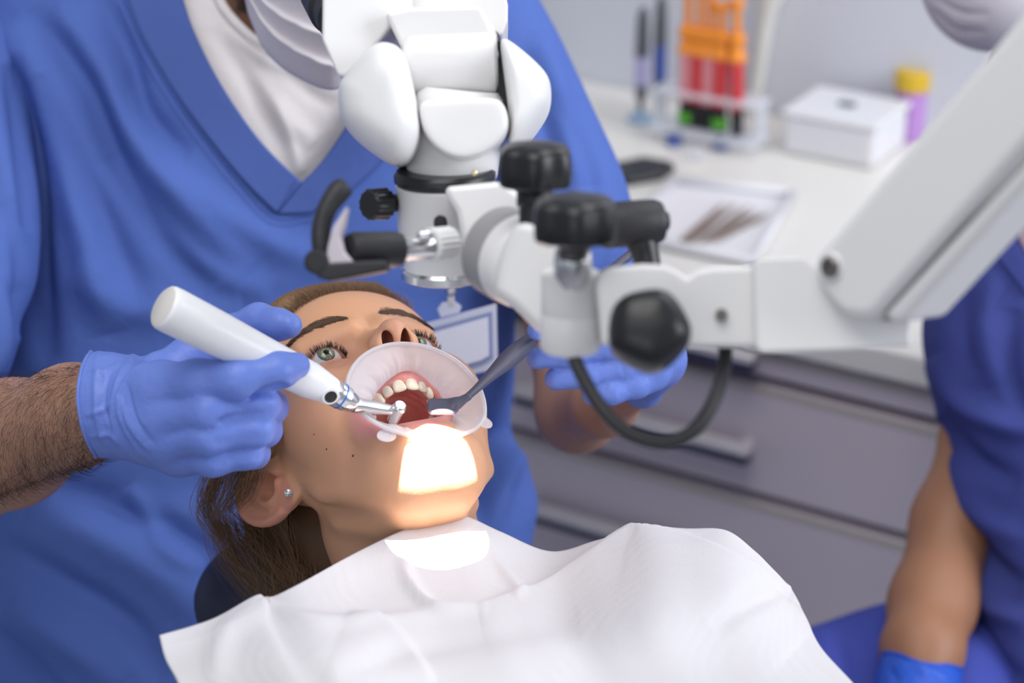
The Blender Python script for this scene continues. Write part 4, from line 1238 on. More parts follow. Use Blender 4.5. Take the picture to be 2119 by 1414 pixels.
# undershirt
nk_c = smooth_path(np.array([(330, -110), (405, -75), (440, -35), (462, 5), (497, 46), (535, 76), (600, 104), (680, 118), (760, 95), (815, 35), (845, -50)], float), 120)
ed_c = smooth_path(np.array([(325, -100), (345, -20), (385, 75), (440, 182), (505, 280), (565, 345), (624, 396), (680, 345), (730, 268), (785, 180), (850, 30)], float), 120)
t = np.linspace(0, 1, 60)[:, None, None]
gsh = nk_c[None] * (1 - t) + ed_c[None] * t
w3 = drape(bvt0, gsh.reshape(-1, 2), -0.012)
f_ = grid_faces(60, 120); n_ = vnormals(w3, f_); n_ = n_ if (n_ * (CAM - w3)).sum() > 0 else -n_
w3 = folds(w3, n_, [([(520, 150), (600, 250), (650, 300)], 22, .006), ([(560, 110), (640, 190), (700, 220)], 18, -.005), ([(440, 60), (520, 180), (590, 320)], 16, -.004), ([(560, 200), (600, 290), (625, 360)], 14, .004), ([(470, 60), (560, 130), (650, 150)], 14, .004)])
under = solid_patch('undershirt', w3.reshape(60, 120, 3), .003, m_shirt, dentist)
rb = []
for k in (0, 1):
    pass
nrm = n_.reshape(60, 120, 3)[0]
tube('neck_rib', w3.reshape(60, 120, 3)[1] + nrm * .001, .0042, m_shirt, under, seg=12)
tube('neck_rib', w3.reshape(60, 120, 3)[4] + nrm * .0002, .0016, m_shirt, under, seg=8)
# face mask
mrows = []
top_e = smooth_path(np.array([(478, -120, 1.66), (560, -150, 1.60), (660, -170, 1.565), (760, -160, 1.57), (840, -120, 1.64)]), 120)
lowl = np.array([(500, -30, 1.65), (508, 10, 1.64), (524, 56, 1.625), (545, 100, 1.61), (580, 138, 1.60), (625, 166, 1.59), (668, 184, 1.585), (700, 184, 1.585), (750, 160, 1.595), (800, 90, 1.62), (835, 0, 1.65)])
low_e = smooth_path(lowl, 120)
t = np.linspace(0, 1, 90)[:, None, None]
g = top_e[None] * (1 - t) + low_e[None] * t
u_ = np.linspace(0, 1, 120)[None, :]
tt = t[..., 0]
bul = 0.030 * np.sin(u_ * PI) ** .8 * np.sin(np.clip(tt, 0, 1) * PI) ** .7
ple = 0
for k, c0 in enumerate((0.30, 0.47, 0.64, 0.80)):
    q = tt - (c0 + 0.10 * (u_ - .1)); ple = ple + 0.0085 * np.where(q > 0, np.exp(-np.maximum(q, 0) / .09), np.exp(q / .012))
g[..., 2] = g[..., 2] - bul - ple * np.sin(u_ * PI) ** .35
mw = np.array([P(*q) for q in g.reshape(-1, 3) - np.array([0, 0, .035])]).reshape(90, 120, 3)
mask = solid_patch('face_mask', mw, .0015, m_mask, dentist)
mask['label'] = 'pleated pale disposable face mask'
# mask edge strip with dotted embossing, and its ear loop
es = mw[8:84:2, 3] - FW * .003; es2 = mw[8:84:2, 12] - FW * .003
st = solid_patch('mask_edge_strip', np.array([es * (1 - q) + es2 * q for q in np.linspace(0, 1, 6)]), .0018, m_mask, mask)
dots = []
m_dot = mat('embossed_dot', (0.42, 0.40, 0.42), 0.9)
for i in range(len(es)):
    for j in (.25, .5, .75):
        q = es[i] * (1 - j) + es2[i] * j - FW * .0012; dots.append(np.array([q, q + RT * .0006, q + RT * .0012 + UP * .0002]))
strands('embossed_dots', np.array(dots), .0007, m_dot, mask, taper=.9)
tube('ear_loop', smooth_path(np.array([mw[20, 0], P(455, -60, 1.70), P(420, -160, 1.74)]), 20), .0013, m_mask, mask, seg=8)
# stubble at the jaw
bd_ = []
rg = np.random.default_rng(21)
for i in range(500):
    q = P(rg.uniform(490, 530), rg.uniform(-30, 18), rg.uniform(1.60, 1.61)); dr = UP * -1 + RT * rg.normal(0, .5) - FW * rg.uniform(0, .6)
    u3 = np.linspace(0, 1, 4)[:, None]; bd_.append(q + dr * u3 * .006)
strands('beard', np.array(bd_), .00012, m_armhair, dentist)

# ================================================================ name badge on the dentist's chest
m_clear = milky('badge_plastic', (0.78, 0.79, 0.90), clear=0.25, rough=0.2, tr=0.3)
m_card = mat('blank_card', (0.62, 0.62, 0.74), 0.6)
m_bord = mat('badge_border', (0.20, 0.24, 0.42), 0.5)
badge = thing('name_badge', 'blank white card in a clear badge holder clipped to the chest of the blue scrubs', 'badge')
BD = 1.618
prism('holder', [(876, 670), (1027, 628), (1030, 752), (1010, 768), (975, 776), (880, 790)], BD, BD + .002, m_clear, badge, bev=.0006)
prism('card', [(884, 682), (1018, 645), (1020, 742), (1000, 754), (968, 764), (886, 778)], BD - .0012, BD - .0006, m_bord, badge, bev=.0002)
prism('card', [(891, 690), (1010, 656), (1012, 736), (996, 746), (964, 755), (892, 768)], BD - .0022, BD - .0014, m_card, badge, bev=.0002)['label'] = 'blank card face'
prism('strap', [(905, 640), (915, 626), (942, 624), (955, 634), (950, 648), (912, 658)], BD - .001, BD + .001, m_clear, badge, bev=.0004)
cl = P(933, 602, BD - .004)
lathe('clip', cl + FW * .004, cl - FW * .003, [(0, .0042), (.002, .0046), (.005, .0040), (.0062, .0026), (.007, .0022)], m_steel, badge, seg=24)
prism('clip_arm', [(926, 600), (940, 600), (940, 636), (926, 636)], BD - .001, BD, m_steel, badge, bev=.0003)
# ================================================================ operating microscope
mic = thing('dental_microscope', 'white dental operating microscope with black knobs on a jointed white arm above the patient', 'microscope')
MICD = .135
def PM(x, y, d): return P(x, y, d - MICD)
def MM(px, d): return M(px, d - MICD)
def part(name, outline, d0, d1, mt, parent=None, label=None, **k):
    o = prism(name, outline, d0 - MICD, d1 - MICD, mt, parent or mic, **k)
    if label: o['label'] = label
    return o
# binocular head
part('housing', [(850, -150), (1030, -150), (1035, -60), (1051, 10), (1050, 46), (1040, 70), (1030, 74), (800, 60), (780, 20), (760, -150)], 1.385, 1.47, m_plas, bev=.006, seg=5)
hs = part('housing', [(668, -150), (667, 0), (666, 82), (682, 118), (700, 158), (716, 158), (786, 84), (812, 52), (850, 20), (858, -150)], 1.36, 1.45, m_plas, bev=.005, seg=5, tilt=(0.25, 0.0))
part('housing', [(795, 26), (845, 14), (995, 10), (1012, 45), (1026, 85), (1034, 120), (842, 125), (826, 90)], 1.352, 1.42, m_plas, bev=.003)
a_, b_ = PM(650, 52, 1.42), PM(560, -120, 1.56)
ey = lathe('eyepiece', PM(712, 40, 1.405), PM(650, -70, 1.50), [(0, .016), (.02, .016), (.022, .018), (.055, .018), (.057, .0155), (.085, .0155), (.088, .019), (.115, .019)], m_rubber, mic)
# hinge drum: two white rollers in a black core between two end caps
part('core', [(842, 60), (1030, 60), (1046, 120), (1058, 200), (1058, 262), (1030, 300), (860, 320), (846, 200)], 1.365, 1.42, m_black, bev=.003)
rx0, rx1 = PM(832, 131, 1.368), PM(1030, 124, 1.368)
cyl('roller', rx0, rx1, MM(76, 1.36), m_plas, mic, bev=.006, seg=72)
# lower body: a tapering neck with a domed front face
def pillow(name, outline, d0, d1, mt, inset, tilt=(0, 0), front=.012):
    o2 = np.asarray(outline, float); c = o2.mean(0); d0 -= MICD; d1 -= MICD
    fr = np.array([P(x, y, d0 + tilt[0] * M(x - c[0], d0) + tilt[1] * M(y - c[1], d0)) for x, y in o2]); cc = fr.mean(0); n = len(fr); th = d1 - d0
    rings = [cc + (fr - cc) * .90 + FW * th, cc + (fr - cc) * .985 + FW * th * .85, cc + (fr - cc) * 1.0 + FW * th * .5, cc + (fr - cc) * 1.0 + FW * th * .12, cc + (fr - cc) * (1 - inset * .35) - FW * front * .5, cc + (fr - cc) * (1 - inset) - FW * front, cc + (fr - cc) * .3 - FW * front * 1.08]
    v = np.concatenate(rings + [[rings[0].mean(0)], [rings[-1].mean(0)]]); f = [tuple(q) for q in grid_faces(len(rings), n, True)]
    L_ = len(rings) * n
    f += [((k + 1) % n, k, L_) for k in range(n)] + [(L_ - n + k, L_ - n + (k + 1) % n, L_ + 1) for k in range(n)]
    o = mk(name, v, f, mt, mic, True); auto(o, 179)
    s_ = o.modifiers.new('s', 'SUBSURF'); s_.levels = s_.render_levels = 3
    return o
A1 = PM(925, 372, 1.370); A0 = PM(940, 290, 1.352)
lathe('neck', PM(934, 362, 1.372), PM(948, 196, 1.362), [(0, MM(70, 1.36)), (.003, MM(72, 1.36)), (.006, MM(74, 1.36)), (.012, MM(74, 1.36))], m_plas, mic, seg=72)
lathe('neck', PM(934, 362, 1.374), PM(950, 196, 1.366), [(0, MM(94, 1.36)), (.003, MM(96, 1.36)), (.024, MM(98, 1.36)), (.036, MM(98, 1.36)), (.046, MM(92, 1.36)), (.050, MM(80, 1.36))], m_plas, mic, seg=72)
pillow('front_cover', [(866, 206), (905, 204), (1000, 199), (1036, 202), (1050, 225), (1056, 262), (1040, 292), (1005, 318), (960, 332), (925, 326), (894, 304), (872, 270), (864, 235)], 1.333, 1.37, m_plas, .10, front=.004)
def hexcap(outline, d0, tilt, name='end_cap'):
    return pillow(name, outline, d0, d0 + .062, m_plas2, .42, tilt, .014)
hexcap([(766, 78), (806, 78), (836, 96), (850, 160), (866, 240), (868, 280), (850, 322), (826, 337), (800, 332), (752, 300), (708, 262), (697, 225), (694, 180), (700, 162), (712, 148)], 1.325, (-0.25, 0))
hexcap([(1030, 70), (1048, 68), (1128, 136), (1142, 165), (1143, 205), (1137, 228), (1095, 288), (1062, 314), (1050, 310), (1056, 255), (1042, 150)], 1.352, (0.25, 0))
# ring and body
AX = (UP * .95 + RT * -0.04 - FW * -0.30); AX /= np.linalg.norm(AX)      # body axis, top leaning away from the lens
AX = UP * .955 - RT * 0.03 + FW * -0.29; AX /= np.linalg.norm(AX)
R0 = PM(920, 352, 1.365)
Rr0 = MM(106, 1.365)
lathe('ring', R0 - AX * .0065, R0 + AX * .0005, [(0, Rr0 * .97), (.0008, Rr0 * 1.0), (.0045, Rr0 * 1.0), (.0055, Rr0 * .98), (.007, Rr0 * .94)], m_black, mic, seg=96)
pin = R0 - AX * .002 - FW * (Rr0 * .995) * .96 + RT * MM(72, 1.33) * 0.9 - UP * .002
lathe('pin', pin, pin - FW * .003, [(0, .0016), (.0025, .0016), (.003, .001)], mat('brass', (.75, .62, .35), .3, metal=1), mic, seg=14)
Rb = MM(103, 1.365)
lathe('body', R0 - AX * .0075, R0 - AX * .098, [(0, Rb * .97), (.001, Rb), (.026, Rb), (.036, Rb * .97), (.041, Rb * .91), (.050, Rb * .91), (.055, Rb * .92), (.0555, Rb * .8)], m_plas, mic, seg=96)
OB = R0 - AX * .0605
lathe('objective', OB - AX * -.004, OB - AX * .004, [(0, Rb * .9), (.002, Rb * .97), (.006, Rb * .98), (.007, Rb * .93), (.0075, Rb * .80), (.0065, Rb * .78)], m_chrome, mic, seg=96)
lathe('lens', OB - AX * .0008, OB - AX * .0018, [(0, Rb * .78), (.0008, Rb * .78), (.001, Rb * .6)], m_glass, mic, seg=64)
part('gearbox', [(918, 386), (1038, 374), (1092, 412), (1105, 440), (1098, 500), (1050, 598), (1018, 602), (985, 596), (965, 560), (945, 440), (925, 410)], 1.295, 1.40, m_plas, bev=.009, tilt=(-0.1, 0), seg=7)
hole = PM(910, 458, 1.318)
part('slot', [(897, 466), (898, 452), (908, 444), (922, 448), (925, 466), (918, 478), (903, 476)], 1.3185, 1.34, m_black, bev=.001)
# fluted knob on the left of the body
knurl = lambda n, a: (lambda t: 1 + a * np.sign(np.cos(n * t)) * np.abs(np.cos(n * t)) ** .5)
kb = PM(762, 424, 1.35); ke = PM(815, 420, 1.365)
lathe('fine_focus_knob', kb, ke, [(0, MM(27, 1.35)), (.0015, MM(32, 1.35)), (.013, MM(33, 1.35)), (.0135, MM(26, 1.35)), (.0145, MM(19, 1.35)), (.019, MM(19, 1.35)), (.026, MM(16, 1.35))], m_black, mic, seg=144, star=knurl(12, .035))
# left handle
hd_ = [(652, 520), (640, 470), (650, 440), (668, 405), (690, 372), (706, 366), (722, 375), (732, 395), (728, 420), (714, 445), (704, 480), (708, 510), (722, 535), (742, 552), (800, 552), (800, 566), (680, 584), (655, 560)]
m_grey_pl = mat('pale_grip', (0.55, 0.50, 0.55), 0.45)
hn1 = smooth_path(np.c_[np.array([PM(668, 556, 1.235), PM(664, 510, 1.236), PM(665, 470, 1.238), PM(678, 430, 1.24), PM(700, 398, 1.243), PM(712, 388, 1.245)]), [MM(q, 1.24) for q in (16, 19, 20, 21, 24, 22)]], 40)
tube('handle', hn1[:, :3], hn1[:, 3], m_rubber, mic, seg=28)
o = part('handle_pad', [(703, 448), (718, 425), (712, 460), (704, 490), (712, 520), (735, 548), (672, 556), (678, 510), (688, 470)], 1.228, 1.25, m_grey_pl, bev=.003, label='pale grip pad')
part('handle_base', [(650, 560), (668, 545), (742, 540), (800, 538), (802, 560), (740, 572), (682, 582), (655, 574)], 1.226, 1.252, m_rubber, bev=.004)
lathe('handle_pivot', PM(655, 542, 1.225), PM(655, 542, 1.262), [(0, MM(20, 1.23)), (.002, MM(26, 1.23)), (.030, MM(26, 1.23)), (.034, MM(22, 1.23))], m_rubber, mic, seg=32)
cyl('handle_sleeve', PM(718, 518, 1.245), PM(832, 516, 1.262), MM(38, 1.25), m_rubber, mic, bev=.004)
cyl('shaft', PM(826, 516, 1.262), PM(906, 508, 1.275), MM(24, 1.27), m_chrome, mic, bev=.001)
lathe('clamp_nut', PM(888, 507, 1.272), PM(948, 500, 1.29), [(0, MM(28, 1.27)), (.001, MM(34, 1.27)), (.016, MM(34, 1.27)), (.018, MM(28, 1.27))], m_plas2, mic, seg=160, star=knurl(18, .03))
part('latch', [(862, 478), (896, 474), (896, 496), (866, 500)], 1.262, 1.29, m_steel, bev=.002)
m_gskt = mat('grey_gasket', (0.30, 0.29, 0.30), 0.5)
# yoke disc and swivel
DA = RT * .55 - FW * .75 - UP * .30; DA /= np.linalg.norm(DA)
dc_ = PM(1078, 540, 1.262)
lathe('disc_rim', dc_ - DA * .020, dc_ - DA * .004, [(0, MM(96, 1.26)), (.012, MM(98, 1.26)), (.0145, MM(98, 1.26)), (.016, MM(96, 1.26))], m_gskt, mic, seg=80)
lathe('disc', dc_ - DA * .004, dc_ + DA * .010, [(0, MM(96, 1.255)), (.010, MM(96, 1.255)), (.013, MM(92, 1.25)), (.014, MM(86, 1.25))], m_plas, mic, seg=80)
part('bracket', [(1068, 458), (1110, 462), (1180, 520), (1240, 585), (1246, 640), (1246, 716), (1180, 716), (1118, 690), (1062, 634), (1022, 606), (1030, 560), (1046, 500)], 1.215, 1.265, m_plas, bev=.006, tilt=(-0.25, 0), seg=5)
vt = UP * .95 - FW * .28; vt /= np.linalg.norm(vt)
pc = PM(1181, 612, 1.195)
rp_ = MM(62, 1.19)
lathe('swivel', pc - vt * .028, pc + vt * .012, [(0, rp_ * .96), (.002, rp_ * 1.02), (.0185, rp_ * 1.02), (.0195, rp_ * .985), (.0205, rp_), (.038, rp_), (.040, rp_ * .95)], m_plas, mic, seg=72)
# star knobs
star = lambda n, a: (lambda t: 1 + a * np.cos(n * t))
def star_knob(c, axis, R, H_, mt, name='star_knob', n=6, a=.06):
    axis = axis / np.linalg.norm(axis)
    return lathe(name, c, c + axis * H_, [(0, R * .75), (.001, R * .92), (.0025, R * .99), (H_ * .35, R * 1.01), (H_ * .72, R * .98), (H_ * .82, R * .92), (H_ * .90, R * .80), (H_ * .96, R * .55), (H_, R * .15)], mt, mic, seg=120, star=star(n, a))
kv = vt
k1 = PM(1107, 386, 1.235)
star_knob(k1, kv, MM(77, 1.235), .0235, m_black)
lathe('knob_stem', PM(1106, 470, 1.232), k1 + kv * .002, [(0, .0080), (.010, .0080), (.011, .0095), (.018, .0095), (.019, .008), (.026, .009), (.029, .0095)], m_black, mic, seg=32)
cyl('knob_collar', PM(1098, 468, 1.232), PM(1096, 440, 1.232), .0052, m_steel, mic)
k2 = PM(1190, 500, 1.165)
star_knob(k2, kv, MM(88, 1.165), .0235, m_black)
cyl('knob_stem', PM(1186, 524, 1.178), k2 + kv * .002, MM(33, 1.17), m_black, mic)
cyl('collar', PM(1184, 592, 1.188), PM(1186, 522, 1.178), MM(40, 1.18), m_chrome, mic, bev=.002)
# right handle
cyl('handle', PM(1235, 468, 1.245), PM(1372, 458, 1.255), MM(48, 1.25), m_rubber, mic, bev=.009, seg=48)
cyl('handle_cap', PM(1366, 458, 1.255), PM(1384, 457, 1.256), MM(21, 1.25), m_black, mic, bev=.002)
hr = smooth_path(np.c_[np.array([PM(1325, 490, 1.253), PM(1334, 520, 1.252), PM(1340, 555, 1.25), PM(1340, 600, 1.248)]), [MM(q, 1.25) for q in (36, 30, 28, 28)]], 24)
tube('handle', hr[:, :3], hr[:, 3], m_black, mic, seg=24)
# horizontal link
part('link', [(1232, 590), (1240, 562), (1262, 553), (1330, 546), (1375, 548), (1402, 560), (1420, 574), (1440, 560), (1470, 553), (1566, 550), (1574, 600), (1574, 720), (1400, 720), (1246, 716), (1240, 650)], 1.165, 1.215, m_plas, bev=.005, seg=5)
# big knob facing the viewer
bk_ = PM(1344, 702, 1.15)
ka = -FW * .96 + UP * .22 + RT * -.04; ka /= np.linalg.norm(ka)
lathe('star_knob', bk_ + FW * .012, bk_ + FW * .012 + ka * .034, [(0, .010), (.008, .010), (.0085, MM(70, 1.14)), (.011, MM(84, 1.14)), (.020, MM(86, 1.14)), (.027, MM(80, 1.14)), (.0315, MM(64, 1.14)), (.0335, MM(40, 1.14)), (.034, MM(15, 1.14))], m_black, mic, seg=120, star=lambda t: 1 + .030 * np.cos(5 * t + .5))
m_dsteel = mat('dark_steel', (0.22, 0.20, 0.19), 0.35, metal=0.9)
def screw(c, r, axis=None):
    axis = -FW + UP * .1 if axis is None else axis; axis = axis / np.linalg.norm(axis)
    lathe('screw', c + axis * -.002, c + axis * .001, [(0, r), (.0022, r), (.003, r * .85), (.003, r * .5), (.0018, r * .48)], m_dsteel, mic, seg=32)
screw(PM(1493, 652, 1.163), .0030); 
# arm head and the spring arm
part('arm_head', [(1560, 545), (1572, 533), (1662, 530), (1700, 560), (1760, 640), (1884, 636), (1886, 718), (1740, 726), (1576, 731), (1564, 720)], 1.15, 1.215, m_plas, bev=.005, tilt=(-.05, 0))
# the spring arm is a long box: direction, width and thickness in space
a0 = PM(1716, 553, 1.140); a1 = PM(2261, -84, 1.03)
dirv = a1 - a0; Ld = np.linalg.norm(dirv); dirv /= Ld
nf = -FW * .90 + RT * -.36 + UP * .26; nf -= dirv * (nf @ dirv); nf /= np.linalg.norm(nf)
wd = np.cross(dirv, nf); wd /= np.linalg.norm(wd)
if wd @ RT < 0: wd = -wd
def arm_poly(name, sw, t0, t1, mt, bev=.004):
    """sw: outline in the arm's plane, (along, across) in pixels at the bolt's distance"""
    k = MM(1, 1.14)
    bm = bmesh.new()
    A = [bm.verts.new(a0 + dirv * s_ * k + wd * w_ * k + nf * t1) for s_, w_ in sw]; B = [bm.verts.new(a0 + dirv * s_ * k + wd * w_ * k + nf * t0) for s_, w_ in sw]
    n = len(sw); bm.faces.new(A); bm.faces.new(B[::-1])
    for i in range(n): bm.faces.new((A[i], B[i], B[(i + 1) % n], A[(i + 1) % n]))
    bmesh.ops.recalc_face_normals(bm, faces=bm.faces)
    bmesh.ops.bevel(bm, geom=[e for e in bm.edges if e.calc_face_angle(0) > .3], offset=bev, segments=5, profile=.5, affect='EDGES')
    me = bpy.data.meshes.new(name); bm.to_mesh(me); bm.free(); me.materials.append(mt)
    me.polygons.foreach_set('use_smooth', [True] * len(me.polygons))
    o = bpy.data.objects.new(name, me); col.objects.link(o); o.parent = mic
    o.modifiers.new('wn', 'WEIGHTED_NORMAL')
    return o
SL = Ld / MM(1, 1.14)
arm_poly('spring_arm', [(SL, -42), (30, -42), (0, -44), (-28, -38), (-48, -16), (-56, 11), (-54, 60), (-46, 100), (0, 148), (SL, 148)], -.045, 0, m_plas, .006)
arm_poly('arm_rail', [(SL, 130), (6, 130), (2, 140), (30, 190), (SL, 190)], -.044, -.006, m_plas, .005)
arm_poly('arm_cover', [(SL, -60), (40, -60), (10, -50), (10, -20), (SL, -20)], -.050, -.010, m_plas, .004)
screw(PM(1716, 553, 1.137), MM(22, 1.14), nf)
screw(PM(1836, 652, 1.146), MM(11, 1.145))
lathe('bushing', PM(1716, 553, 1.139) - nf * .002, PM(1716, 553, 1.139) + nf * .0008, [(0, MM(32, 1.14)), (.002, MM(32, 1.14)), (.0028, MM(29, 1.14))], m_plas, mic, seg=40)
# cable
cp = smooth_path(np.c_[np.array([PM(1180, 700, 1.20), PM(1196, 760, 1.19), PM(1245, 845, 1.18), PM(1300, 896, 1.17), PM(1372, 916, 1.165), PM(1430, 895, 1.165), PM(1472, 840, 1.17), PM(1496, 770, 1.18), PM(1502, 705, 1.19)]), [.0036] * 9], 90)
tube('cable', cp[:, :3], .0036, m_rubber, mic, seg=16)
# a white shield bracket glimpsed beside the fingers: the lamp lead
# the column and ceiling fixing that carry the arm, outside the picture
top_j = a0 + dirv * Ld
cyl('column', top_j + nf * -.02, top_j + nf * -.02 + np.array([0, 0, 2.75 - top_j[2]]), .03, m_plas, mic)
# the microscope's own lamp shining out of the objective
lt = bpy.data.lights.new('microscope_lamp', 'SPOT'); lt.energy = 30; lt.color = (1.0, .95, .86); lt.spot_size = math.radians(26); lt.spot_blend = .04; lt.shadow_soft_size = .0012; lt.use_square = True
lo_ = bpy.data.objects.new('microscope_lamp', lt); col.objects.link(lo_)
LS = OB - AX * .006
ld = -UP * math.cos(math.radians(25)) + FW * math.sin(math.radians(25)) + RT * -.06; ld /= np.linalg.norm(ld)
lx = RT - ld * (RT @ ld); lx /= np.linalg.norm(lx); ly = np.cross(-ld, lx)
lx = lx * .84
lo_.matrix_world = Matrix(((lx[0], ly[0], -ld[0], LS[0]), (lx[1], ly[1], -ld[1], LS[1]), (lx[2], ly[2], -ld[2], LS[2]), (0, 0, 0, 1)))
lt.spot_size = math.radians(25)

# ================================================================ the room
YAW = math.radians(31)
CD = np.array([math.cos(YAW), -math.sin(YAW), 0]); CN = np.array([math.sin(YAW), math.cos(YAW), 0])
c0 = P(1700, 900, 2.3)
def on_front(px, py, off=0.0):
    d = P(px, py, 1.0) - CAM; o = c0 + CN * off
    return CAM + d * (((o - CAM) @ CN) / (d @ CN))
def on_z(px, py, zz):
    d = P(px, py, 1.0) - CAM
    return CAM + d * ((zz - CAM[2]) / d[2])
ZT = on_front(1900, 721)[2]
s_of = lambda p: float((np.asarray(p) - c0) @ CD)
rotC = Matrix(((CD[0], CN[0], 0, 0), (CD[1], CN[1], 0, 0), (0, 0, 1, 0), (0, 0, 0, 1)))
def cbox(name, s0, s1, n0, n1, z0, z1, mt, parent=None, bev=.002):
    c = c0 + CD * (s0 + s1) / 2 + CN * (n0 + n1) / 2; c = np.array([c[0], c[1], (z0 + z1) / 2])
    return box(name, c, (abs(s1 - s0), abs(n1 - n0), abs(z1 - z0)), mt, parent, bev, ax=rotC)
m_wall = mat('wall_paint', (0.68, 0.70, 0.77), 0.9, bump=[('noise', 120, .0006)], spec=.2)
m_floor = mat('floor_vinyl', (0.30, 0.30, 0.33), 0.5, var=(6, .4, (.26, .26, .30)))
m_ceil = mat('ceiling_paint', (0.8, 0.8, 0.8), 0.9)
m_ctop = mat('worktop_laminate', (0.80, 0.78, 0.74), 0.3)
m_cab = mat('cabinet_lacquer', (0.64, 0.57, 0.63), 0.38)
m_strip = mat('drawer_edge', (0.50, 0.46, 0.42), 0.4)
m_gap = mat('dark_gap', (0.14, 0.12, 0.11), 0.6)
def structure(o): o['kind'] = 'structure'; return o
structure(box('floor', (0.5, 2.0, -.02), (9, 9, .04), m_floor, bev=0))
ww = structure(cbox('wall_back', -3.2, 3.6, .60, .70, 0, 2.85, m_wall, bev=0))
# ---- cabinet with three drawers
zb = ZT - .034
zg1 = (on_front(1440, 748)[2] + on_front(1945, 886)[2]) / 2
zg2 = (on_front(1060, 894)[2] + on_front(1880, 1112)[2]) / 2
cab = thing('drawer_cabinet', 'lilac grey drawer cabinet with wide drawers behind the patient, under the white worktop', 'cabinet')
sL, sR = s_of(on_front(985, 900)) - .25, s_of(on_front(2119, 900)) + .5
cbox('carcass', sL, sR, .022, .58, .08, zb - .001, m_gap, cab, .001)
cbox('plinth', sL + .01, sR - .01, .05, .56, 0.0, .08, m_gap, cab, .001)
top_rail = zb - .004
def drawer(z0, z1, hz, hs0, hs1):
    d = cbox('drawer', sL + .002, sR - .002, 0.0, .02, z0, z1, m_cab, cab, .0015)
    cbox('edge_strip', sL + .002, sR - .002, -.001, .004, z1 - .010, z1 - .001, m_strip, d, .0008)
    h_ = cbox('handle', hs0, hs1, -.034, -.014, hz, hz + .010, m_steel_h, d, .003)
    cbox('handle_shade', hs0 + .002, hs1 - .002, -.033, -.016, hz - .010, hz + .0005, m_hdark, h_, .001)  # navy strip paints in the shade under the pale bar
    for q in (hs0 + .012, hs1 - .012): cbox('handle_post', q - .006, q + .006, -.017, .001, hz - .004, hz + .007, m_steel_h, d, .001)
m_steel_h = mat('satin_steel', (0.66, 0.63, 0.66), 0.35)
m_hdark = mat('painted_shade_navy', (0.03, 0.035, 0.09), 0.5)
hU = on_front(1572, 925); hUs = s_of(hU); hL = .30
gap = .006
hoff = hU[2]
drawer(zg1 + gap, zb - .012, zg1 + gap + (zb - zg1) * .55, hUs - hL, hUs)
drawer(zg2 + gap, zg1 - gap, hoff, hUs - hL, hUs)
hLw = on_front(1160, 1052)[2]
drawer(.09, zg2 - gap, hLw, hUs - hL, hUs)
wt = cbox('worktop', sL - .02, sR, -.02, .598, zb, ZT, m_ctop, None, .004)
tag(wt, 'long cream-white worktop running over the drawer cabinet along the back wall', 'worktop')

def at_top(px, py): return on_z(px, py, ZT)
def depth(p): return float((np.asarray(p) - CAM) @ FW)
UPZ = np.array([0, 0, 1.0])
def up_from(px, py, h): q = at_top(px, py); return q, q + UPZ * h
def hpx(p, px): return px / FPX * depth(p) / math.cos(PITCH)       # height in metres of an upright length in pixels
m_oran = mat('orange_plastic', (0.90, 0.30, 0.03), 0.35, sss=.1)
m_red = mat('red_plastic', (0.72, 0.05, 0.06), 0.35)
m_pink = mat('pink_barrel', (0.80, 0.30, 0.33), 0.35)
m_green = mat('green_plastic', (0.10, 0.42, 0.03), 0.4)
m_bl2 = mat('dark_cap', (0.012, 0.012, 0.016), 0.4)
m_lav = mat('lavender_barrel', (0.45, 0.42, 0.70), 0.4)
m_navy = mat('navy_barrel', (0.06, 0.10, 0.35), 0.4)
m_gcap = mat('grey_cap', (0.10, 0.11, 0.13), 0.4)
m_acr = milky('clear_acrylic', (0.85, 0.88, 0.95), clear=.82, rough=.15, tr=.3)
m_yel = mat('yellow_lid', (0.70, 0.46, 0.03), 0.4)
m_pur = mat('purple_tub', (0.50, 0.27, 0.66), 0.4)
m_wpl = mat('white_tub', (0.80, 0.80, 0.84), 0.5, sss=.3, ssss=.02)
# syringe stand
stand = thing('syringe_stand', 'clear acrylic stand on the worktop holding red and orange syringes upright', 'stand')
sb = at_top(1462, 312)
for k, (px_, py_) in enumerate(((1395, 300), (1490, 308), (1440, 330), (1540, 300))):
    q = at_top(px_, py_); cyl('foot', q + UPZ * .0005, q + UPZ * .014, .011, m_navy if k < 2 else m_acr, stand)
c_ = (at_top(1395, 300) + at_top(1540, 300)) / 2
def cb_at(name, c, sx, sy, z0, z1, mt, parent, bev=.002):
    return box(name, (c[0], c[1], (z0 + z1) / 2), (sx, sy, z1 - z0), mt, parent, bev, ax=rotC)
cb_at('base_plate', c_, .15, .06, ZT + .014, ZT + .020, m_acr, stand)
cb_at('rack_plate', c_, .15, .05, ZT + .066, ZT + .070, m_acr, stand)
for sx in (-.072, .072):
    q = c_ + CD * sx; cb_at('post', q, .006, .03, ZT + .020, ZT + .070, m_acr, stand)
zb0 = ZT + .0205
